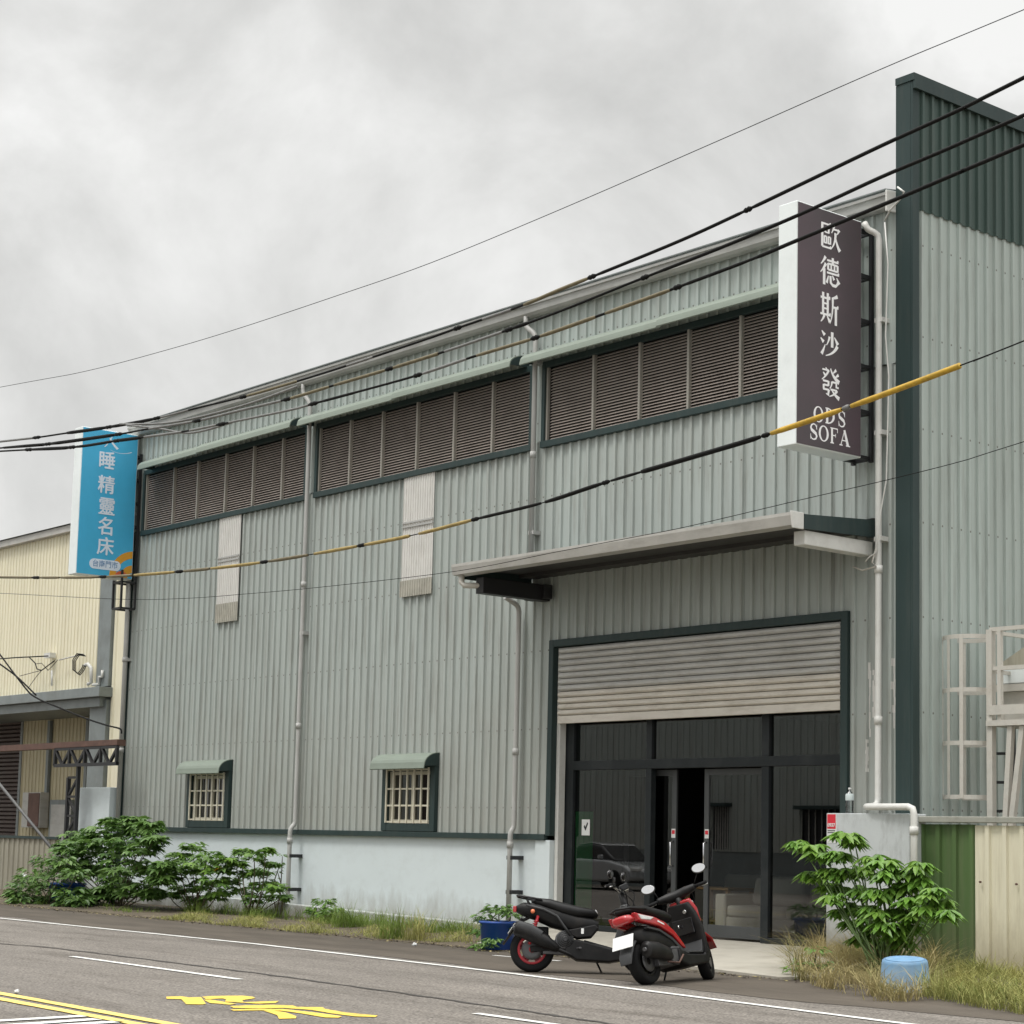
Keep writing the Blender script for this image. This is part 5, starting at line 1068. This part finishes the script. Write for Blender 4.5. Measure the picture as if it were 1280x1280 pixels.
P_(RD, 'exhaust_tip', M['engine'], fn=lambda g: g.lathe([(.02,-.225),(.02,-.195),(.028,-.19)], (0,-.18,.34), 'x', 12))
P_(RD, 'pillion_peg', M['engine'], bevel=.004, fn=lambda g: g.bar((.34,-.15,.34),(.36,-.24,.33),.03,.018))
P_(RD, 'kick_lever', M['rust'], fn=lambda g: g.tube([(.20,-.17,.20),(.40,-.18,.18),(.50,-.19,.26)], .010, 6))
P_(RD, 'kickstand', M['steel_dark'], fn=lambda g: g.tube([(.60,.12,.16),(.66,.25,.005)], .012, 6))
P_(RD, 'splash_guard', M['plastic_black'], bevel=.006, fn=lambda g: g.bar((1.05,0,.36),(1.0,0,.2),.13,.012))
pb = atz(664.5,1215.5,RZ); finish(BK, (pb.x,pb.y,RZ), radians(49), radians(-7), 'black scooter with red wheel rims, a rear rack and bare handlebars, nearer the planter tub')
pr_ = atz(811,1231,RZ); finish(RD, (pr_.x,pr_.y,RZ), radians(104), radians(-16), 'black scooter with glossy red side panels and a white plate')

# ================================================================== plants
def leaf(mb, p, d, n, l, w, droop=.25, m=0):     # a single pointed leaf, folded on its midrib and drooping
    d = d.normalized(); s_ = d.cross(n)
    if s_.length < 1e-3: s_ = d.cross(Vector((1,0,0)))
    s_.normalize(); n = s_.cross(d).normalized(); down = Vector((0,0,-1)); V = mb.b.verts.new
    def at(t, k, f): return V(p + d*l*t + s_*w*k + n*w*f + down*droop*l*t*t)
    b = V(p); c1, l1, r1 = at(.3,0,-.12), at(.28,-.42,.06), at(.28,.42,.06); c2, l2, r2 = at(.65,0,-.12), at(.62,-.44,.05), at(.62,.44,.05); t_ = at(1,0,0)
    for f in ((b,c1,l1),(b,r1,c1),(l1,c1,c2,l2),(c1,r1,r2,c2),(l2,c2,t_),(c2,r2,t_)):
        q = mb.b.faces.new(f); q.material_index = m
def palmate(mb, p, d, n, r, lobes=7, droop=.25, m=0):
    d = d.normalized(); s_ = d.cross(n)
    if s_.length < 1e-3: s_ = d.cross(Vector((1,0,0)))
    s_.normalize(); n = s_.cross(d).normalized(); V = mb.b.verts.new; pts = []
    def at(a, q): return V(p + (d*cos(a)+s_*sin(a))*q + Vector((0,0,-1))*droop*q*q/r + n*rnd.uniform(-.03,.03)*r)
    c = V(p); A = [radians(-150+300*i/(lobes*2)) for i in range(lobes*2+1)]
    for i, a in enumerate(A):
        k = cos(a*.42)
        pts.append(at(a, r*(k*rnd.uniform(.9,1.05) if i%2 else .50*k)))
    for a, b in zip(pts, pts[1:]): q = mb.b.faces.new((c,a,b)); q.material_index = m
def rdir(up=.3):
    a = rnd.uniform(0,2*pi); z = rnd.uniform(-.5,1)*.8+up; return Vector((cos(a), sin(a), z)).normalized()
def shrub(name, label, cat, base, clumps, mats, kind='palmate', n=22, size=.22, group=None, stems=True, dens=1, yellow=0, stem_m='stem'):
    t = thing(name, label, cat, base, 0, group); B = Vector(base); g = MB(); gs = MB()
    for c, r in clumps:
        if stems:
            mid = B.lerp(c, .5)+Vector((rnd.uniform(-.1,.1),rnd.uniform(-.1,.1),-.05*r)); q = [B+Vector((rnd.uniform(-.08,.08),rnd.uniform(-.08,.08),-.05)), mid, c]
            gs.tube([v-B for v in smooth(q,4)], [.012]*4+[.009]*4+[.005], 5)
        for i in range(int(n*dens)):
            d = rdir(.25); rr_ = r*(rnd.random()**.45); p = c+Vector((d.x*rr_*1.1, d.y*rr_, d.z*rr_*.85))
            out = Vector((d.x, d.y, rnd.uniform(-.35,.25))).normalized(); nn = Vector((d.x*.5+rnd.uniform(-.4,.4), d.y*.5+rnd.uniform(-.4,.4), 1)).normalized()
            s_ = size*rnd.uniform(.45,1.25); m = 0 if rnd.random() > .32 or len(mats) < 2 else 1
            if yellow: m = len(mats)-1 if rnd.random() < yellow else min(m, len(mats)-2)
            if kind == 'palmate': palmate(g, p-B, out, nn, s_, rnd.choice((5,7,7)), .35, m)
            elif kind == 'compound':
                k = rnd.choice((6,7,8)); out2 = (out+Vector((0,0,.3))).normalized(); side_ = out2.cross(Vector((0,0,1))).normalized(); up_ = side_.cross(out2)
                gs.tube([c-B+(p-c)*.3, p-B], .004, 4, cap=False)
                for j in range(k):
                    a = 2*pi*j/k+rnd.uniform(-.15,.15); dd = side_*cos(a)+(out2*.25+Vector((out2.x,out2.y,0))*.75)*sin(a)+Vector((0,0,-.28+rnd.uniform(-.15,.15)))
                    leaf(g, p-B, dd, Vector((0,0,1))+out2*.3, s_*rnd.uniform(.85,1.15), s_*.40, .32, m)
            else: leaf(g, p-B, out, nn, s_, s_*.5, .3, m)
    fo = g.build('foliage', [M[k] for k in mats], t, normals=False)
    if len(gs.b.verts): gs.build('stem', M[stem_m], t)
    else: gs.b.free()
    return t
def clump_px(L_, Y, jit=.25):
    o = []
    for x, y, r in L_:
        p = aty(x, y, Y+rnd.uniform(-jit,jit)); o.append((p, r*(p-CP).length/FPX))
    return o
def gbase(px, Y, z=-.14): p = aty(px, 1120, Y); return Vector((p.x, Y, z))
shrub('leafy_shrub', 'largest dark green shrub with lobed leaves, sprawling before the pale blue corner pier', 'shrub', gbase(150,-1.5),
      clump_px([(150,1036,20),(125,1046,24),(172,1042,18),(105,1068,26),(140,1068,32),(180,1066,22),(160,1092,34),(190,1090,20),(118,1096,30),(172,1118,26),(140,1122,28),(86,1066,16),(200,1102,16),(112,1122,22),(130,1084,30),(95,1090,20),(150,1108,30),(188,1120,16),(80,1085,14),(125,1060,26),(160,1060,26),(205,1084,12),(100,1050,20),(186,1036,15),(140,1030,14),(168,1028,13),(192,1052,14),(84,1058,13)], -1.6, .45), ['leaf_mid','leaf_dark'], 'palmate', 72, .185)
shrub('leafy_shrub', 'low green shrub at the far left edge, hiding a dark blue tub', 'shrub', gbase(62,-2.2),
      clump_px([(60,1080,22),(45,1098,24),(75,1098,24),(30,1115,20),(60,1114,26),(90,1122,20),(25,1128,14),(45,1128,18),(95,1095,16),(78,1078,14),(62,1128,14),(78,1132,11),(100,1130,14),(36,1104,18),(20,1120,12)], -2.3, .35), ['leaf_mid','leaf_dark'], 'leaf', 120, .15)
shrub('leafy_shrub', 'airy green shrub with a few yellow leaves against the pale blue plinth', 'shrub', gbase(245,-1.2),
      clump_px([(240,1062,16),(222,1076,18),(258,1076,20),(240,1090,22),(275,1090,16),(215,1098,16),(228,1116,18),(255,1110,20),(285,1078,12),(205,1086,12),(246,1128,16),(268,1104,16),(225,1088,18),(212,1120,12),(270,1122,14)], -1.2, .3), ['leaf_mid','leaf_bright','leaf_yellow'], 'palmate', 50, .155, yellow=.006)
shrub('leafy_shrub', 'slender green shrub with drooping leaves, right of the airy one by the plinth', 'shrub', gbase(312,-1.1),
      clump_px([(302,1066,12),(318,1074,13),(295,1082,13),(332,1064,10),(337,1082,9),(312,1096,17),(330,1110,16),(300,1116,18),(345,1112,14),(318,1126,16),(288,1104,13),(350,1124,12),(326,1092,12)], -1.1, .25), ['leaf_mid','leaf_bright'], 'palmate', 42, .14)
shrub('sapling', 'thin sprig with tiny leaves standing against the plinth between shrub and rain pipe', 'plant', gbase(348,-.8),
      clump_px([(353,1070,5),(350,1080,5),(347,1090,5),(344,1100,5)], -.8, .1), ['leaf_mid'], 'leaf', 14, .07)
shrub('bush', 'small round light green bush alone at the foot of the plinth', 'bush', gbase(405,-1.0),
      clump_px([(405,1130,13),(395,1141,13),(415,1141,13),(405,1150,16),(398,1154,11),(414,1154,11)], -1.0, .12), ['leaf_mid','leaf_bright'], 'leaf', 110, .10)
# blue tub with plants
tb = atz(606,1186,RZ+.02)
TUB = thing('planter_tub', 'deep blue plastic tub with a plain rim at the roadside, plants spilling over it', 'planter', (tb.x,tb.y+.22,-.14))
g = MB(); g.lathe([(.20,0),(.215,.01),(.245,.34),(.262,.345),(.262,.375),(.24,.375),(.225,.30)], n=28, cap=False); g.b.faces.new([g.b.verts.new((.2*cos(k*pi/6),.2*sin(k*pi/6),.004)) for k in range(12)]); g.build('tub_body', M['pot_blue'], TUB)
g = MB(); g.b.faces.new([g.b.verts.new((.226*cos(k*pi/12),.226*sin(k*pi/12),.31)) for k in range(24)]); g.build('soil', M['soil_pot'], TUB)
tl = TUB.location
shrub('potted_plant', 'bushy green plant growing in the deep blue tub', 'plant', (tl.x,tl.y,.18), [(tl+Vector((-.22,-.05,.36)),.17),(tl+Vector((-.28,-.1,.2)),.13),(tl+Vector((.0,.0,.48)),.19),(tl+Vector((-.12,.1,.5)),.16),(tl+Vector((.2,.05,.46)),.18),(tl+Vector((.28,.12,.25)),.11)], ['leaf_mid','leaf_dark'], 'leaf', 75, .09)
shrub('creeper', 'low leafy creeper on the asphalt against the foot of the blue tub', 'plant', (tl.x+.2,tl.y-.32,-.14), [(tl+Vector((.16,-.34,.06)),.14),(tl+Vector((.02,-.36,.03)),.10),(tl+Vector((.25,-.28,.12)),.10)], ['leaf_mid'], 'leaf', 55, .075, stems=False)
pt = atz(148,1137,RZ)
# dark blue tub among the shrubs, at the left
p = aty(74,1122,-1.9)
T2 = thing('planter_tub', 'dark blue tub almost buried under the low shrub at the left', 'planter', (p.x,-1.75,-.16)); g = MB(); g.lathe([(.30,0),(.36,.40),(.385,.41),(.385,.44),(.35,.44),(.33,.35)], n=24, cap=False); g.build('tub_body', M['pot_blue'], T2)
g = MB(); g.b.faces.new([g.b.verts.new((.33*cos(k*pi/12),.33*sin(k*pi/12),.36)) for k in range(24)]); g.build('soil', M['soil_pot'], T2)
# schefflera-like plant at the right with its sky-blue pot
pp = atz(1116,1240,RZ)
POT = thing('bucket', 'upturned sky blue plastic bucket sunk in the dry grass below the umbrella plant', 'bucket', (pp.x,pp.y+.2,RZ-.03)); POT.rotation_euler = (radians(5),radians(3),0)
g = MB(); g.lathe([(.275,0),(.28,.02),(.265,.03),(.238,.33),(.230,.355),(.22,.365)], n=32, cap=False); g.b.faces.new([g.b.verts.new((.216*cos(k*pi/16),.216*sin(k*pi/16),.364)) for k in range(32)]); g.build('bucket_body', M['pot_sky'], POT)
g = MB(); g.lathe([(.20,.3645),(.205,.369),(.19,.369),(.185,.3645)], n=32, cap=False); g.build('foot_ring', M['pot_sky'], POT)
SY = -2.2
bs = aty(1108,1170,SY)
shrub('umbrella_plant', 'glossy umbrella plant with long finger leaves before the grey pier', 'plant', (bs.x,SY,-.12),
      clump_px([(1000,1054,9),(1016,1062,12),(1032,1068,10),(1058,1046,13),(1068,1052,10),(1048,1068,10),(1020,1096,15),(1034,1110,15),(1048,1092,15),(1066,1092,16),(1090,1076,14),(1080,1088,14),(1108,1078,9),(1098,1096,16),(1060,1114,18),(1040,1124,14),(1080,1118,18),(1104,1118,18),(1124,1110,14),(1140,1092,11),(1152,1082,10),(1150,1104,14),(1166,1116,14),(1176,1128,10),(1184,1140,7),(1140,1126,17),(1120,1140,17),(1096,1140,16),(1072,1136,14),(1050,1140,11),(1086,1152,12),(1110,1156,13),(1134,1148,13),(1156,1138,12),(1090,1164,12),(1118,1168,12),(1064,1154,10),(1142,1160,10),(1036,1088,9),(1112,1092,12),(1078,1172,10),(1104,1178,11),(1132,1176,10)], SY, .3), ['leaf_glossy','leaf_bright'], 'compound', 12, .165, stem_m='stem_green')

# ---- grass (uncountable)
def blade(mb, p, d, h, w, bend):
    s_ = Vector((-d.y, d.x, 0)); V = mb.b.verts.new; pr = None
    for t, k in ((0,1),(.45,.8),(.8,.5),(1,.06)):
        c = p+Vector((0,0,1))*h*t*(1-.35*bend*t)+d*h*bend*t*t; a, b = V(c-s_*w*k/2), V(c+s_*w*k/2)
        if pr: mb.b.faces.new((pr[0], pr[1], b, a))
        pr = (a, b)
def inside(x, y, poly):
    r = False; n = len(poly)
    for i in range(n):
        (x0,y0),(x1,y1) = poly[i], poly[i-1]
        if (y0 > y) != (y1 > y) and x < (x1-x0)*(y-y0)/(y1-y0)+x0: r = not r
    return r
def grass(name, label, m, poly, n, h0, h1, w=.008, z=-.15, bend=(.2,.9), tufts=0, lean=None, hf=None):
    g = MB(); xs, ys = [q[0] for q in poly], [q[1] for q in poly]; c = Vector((sum(xs)/len(xs), sum(ys)/len(ys), z))
    tc_ = []
    while len(tc_) < tufts:
        x, y = rnd.uniform(min(xs),max(xs)), rnd.uniform(min(ys),max(ys))
        if inside(x,y,poly): tc_.append((x,y))
    k = 0
    while k < n:
        if tc_ and rnd.random() < .7: q = rnd.choice(tc_); x, y = q[0]+rnd.gauss(0,.10), q[1]+rnd.gauss(0,.10)
        else: x, y = rnd.uniform(min(xs),max(xs)), rnd.uniform(min(ys),max(ys))
        if not inside(x,y,poly): continue
        a = rnd.uniform(0,2*pi); h = rnd.uniform(h0,h1)*(hf(x,y) if hf else 1); d = Vector((cos(a),sin(a),0))
        if lean: d = (d+Vector(lean)).normalized()
        blade(g, Vector((x,y,z))-c, d, h, w*rnd.uniform(.6,1.3), rnd.uniform(*bend)); k += 1
    o = g.build(name, M[m], None, normals=False); o.location = c; tag(o, label, 'grass', None, 'stuff'); return o
def gz(L_, z=RZ): return [(p.x,p.y) for p in (atz(x,y,z) for x,y in L_)]
grass('grass', 'fresh green grass in the verge below the blue plinth', 'grass_mix', [(-3.8,-2.9),(-3.0,-3.12),(-2.1,-2.92),(-1.2,-3.18),(.1,-2.95),(1.0,-3.15),(2.1,-2.9),(3.1,-3.05),(4.2,-2.8),(4.3,-2.2),(3.0,-1.3),(-4.2,-1.2)], 9000, .03, .17, .009, tufts=190, bend=(.4,1.5), hf=lambda x,y: .45+.75*sin(x*1.7+y*2.3)**2)
grass('grass', 'taller grass tufts close against the foot of the plinth', 'grass_green', [(-5.2,-1.6),(3.4,-1.7),(3.0,-.35),(-5.6,-.35)], 3600, .06, .36, .011, tufts=30, bend=(.2,1.3))
grass('grass', 'sparse weeds under the shrubs at the left road edge', 'grass_green', [(-14,-2.4),(-5,-2.6),(-5,-1.0),(-14,-.6)], 1600, .04, .16, .012, tufts=30)
for px, py in ((490,1172),(520,1174),(430,1160),(590,1178)):
    p = atz(px,py,-.12); q = [(p.x+.26*cos(k),p.y+.2*sin(k)) for k in range(6)]
    grass('grass_tuft', {490:'dense dark tuft of long grass left of the middle of the plinth foot',520:'loose tuft of long grass with seed stalks at the plinth foot',430:'thin grass tuft just right of the small round bush',590:'few tall dry stalks behind the deep blue tub'}[px], 'grass_green' if px < 500 else 'grass_mix', q, 130 if px != 590 else 26, .22, .6, .010, bend=(.2,1.1))
grass('dry_grass', 'straw coloured tangled grass round the sky blue pot', 'grass_dry', gz([(985,1200),(1010,1185),(1140,1180),(1175,1215),(1165,1250),(1100,1256),(1040,1240),(990,1225)]), 8000, .20, .48, .0085, bend=(.6,1.6), tufts=110, lean=(.05,-.4,0), hf=lambda x,y: (.6+.5*sin(x*5.1+y*3.7)**2)*(1+.45*max(0,min(1,(y+3.2)/1.2))))
grass('dry_grass', 'mixed green and straw grass along the foot of the right-hand fence', 'grass_mix', gz([(1140,1200),(1300,1222),(1400,1260),(1400,1300),(1280,1270),(1150,1248),(1130,1225)]), 9000, .10, .34, .0085, bend=(.4,1.4), tufts=190, lean=(.1,-.3,0), hf=lambda x,y: .65+.65*sin(x*3.3+y*4.1)**2)
shrub('weed', 'leggy green weed leaning over the concrete beside the dry grass', 'plant', (*gz([(1015,1215)])[0], -.14), clump_px([(1005,1205,13),(1020,1192,14),(990,1213,10),(1030,1208,12)], -2.9, .2), ['leaf_mid','leaf_bright'], 'leaf', 40, .06)
# fallen leaves, grit and bits along the broken road edge
g = MB(); c0 = Vector((2,-2.9,RZ))
for k in range(2600):
    x = rnd.uniform(-13,15); y = -3.02-abs(rnd.gauss(0,.16))+rnd.uniform(-.02,.25)+ (-.3 if 9.5 < x else 0); s_ = rnd.uniform(.008,.032); a = rnd.uniform(0,6.28)
    p = Vector((x,y,RZ+.014))-c0; u, v = Vector((cos(a),sin(a),rnd.uniform(-.3,.3)))*s_, Vector((-sin(a),cos(a),rnd.uniform(-.3,.3)))*s_*rnd.uniform(.4,.8)
    f = g.quad(p-u, p-v, p+u, p+v); f.material_index = rnd.choice((0,0,1,2))
o = g.build('leaf_litter', [M['soil_pot'],M['grass_dry'],M['stem']], None, normals=False); o.location = c0; tag(o, 'scattered dead leaves and grit along the broken road edge', 'litter', None, 'stuff')
# litter
for px, py, l, s_ in ((518,1181,'crumpled white paper scrap at the grass edge',.035),(21,1232+8,'tiny white scrap on the asphalt near the centre line',.025)):
    p = atz(px,py,RZ+.02); g = MB(); bmesh.ops.create_icosphere(g.b, subdivisions=2, radius=s_)
    for v in g.b.verts: v.co *= rnd.uniform(.6,1.25)
    o = g.build('paper_scrap', M['paper']); o.location = p; tag(o, l, 'litter')
p = aty(85,1070,-1.9); 
for (x, y, w_, h_, l) in ((85,1069,.10,.16,'white torn sheet caught in the big shrub'),(30,1096,.07,.06,'small white card among the leaves at the far left')):
    p = aty(x,y,-2.1); g = MB(); n = 6
    vs = [[g.b.verts.new((w_*(2*i/n-1)+rnd.uniform(-.015,.015), rnd.uniform(-.03,.03), h_*(2*j/n-1)+rnd.uniform(-.015,.015))) for j in range(n+1)] for i in range(n+1)]
    for i in range(n):
        for j in range(n): g.b.faces.new((vs[i][j],vs[i+1][j],vs[i+1][j+1],vs[i][j+1]))
    o = g.build('paper_sheet', M['paper'], normals=False); o.location = p; o.rotation_euler = (.3,.4,.5); tag(o, l, 'litter')
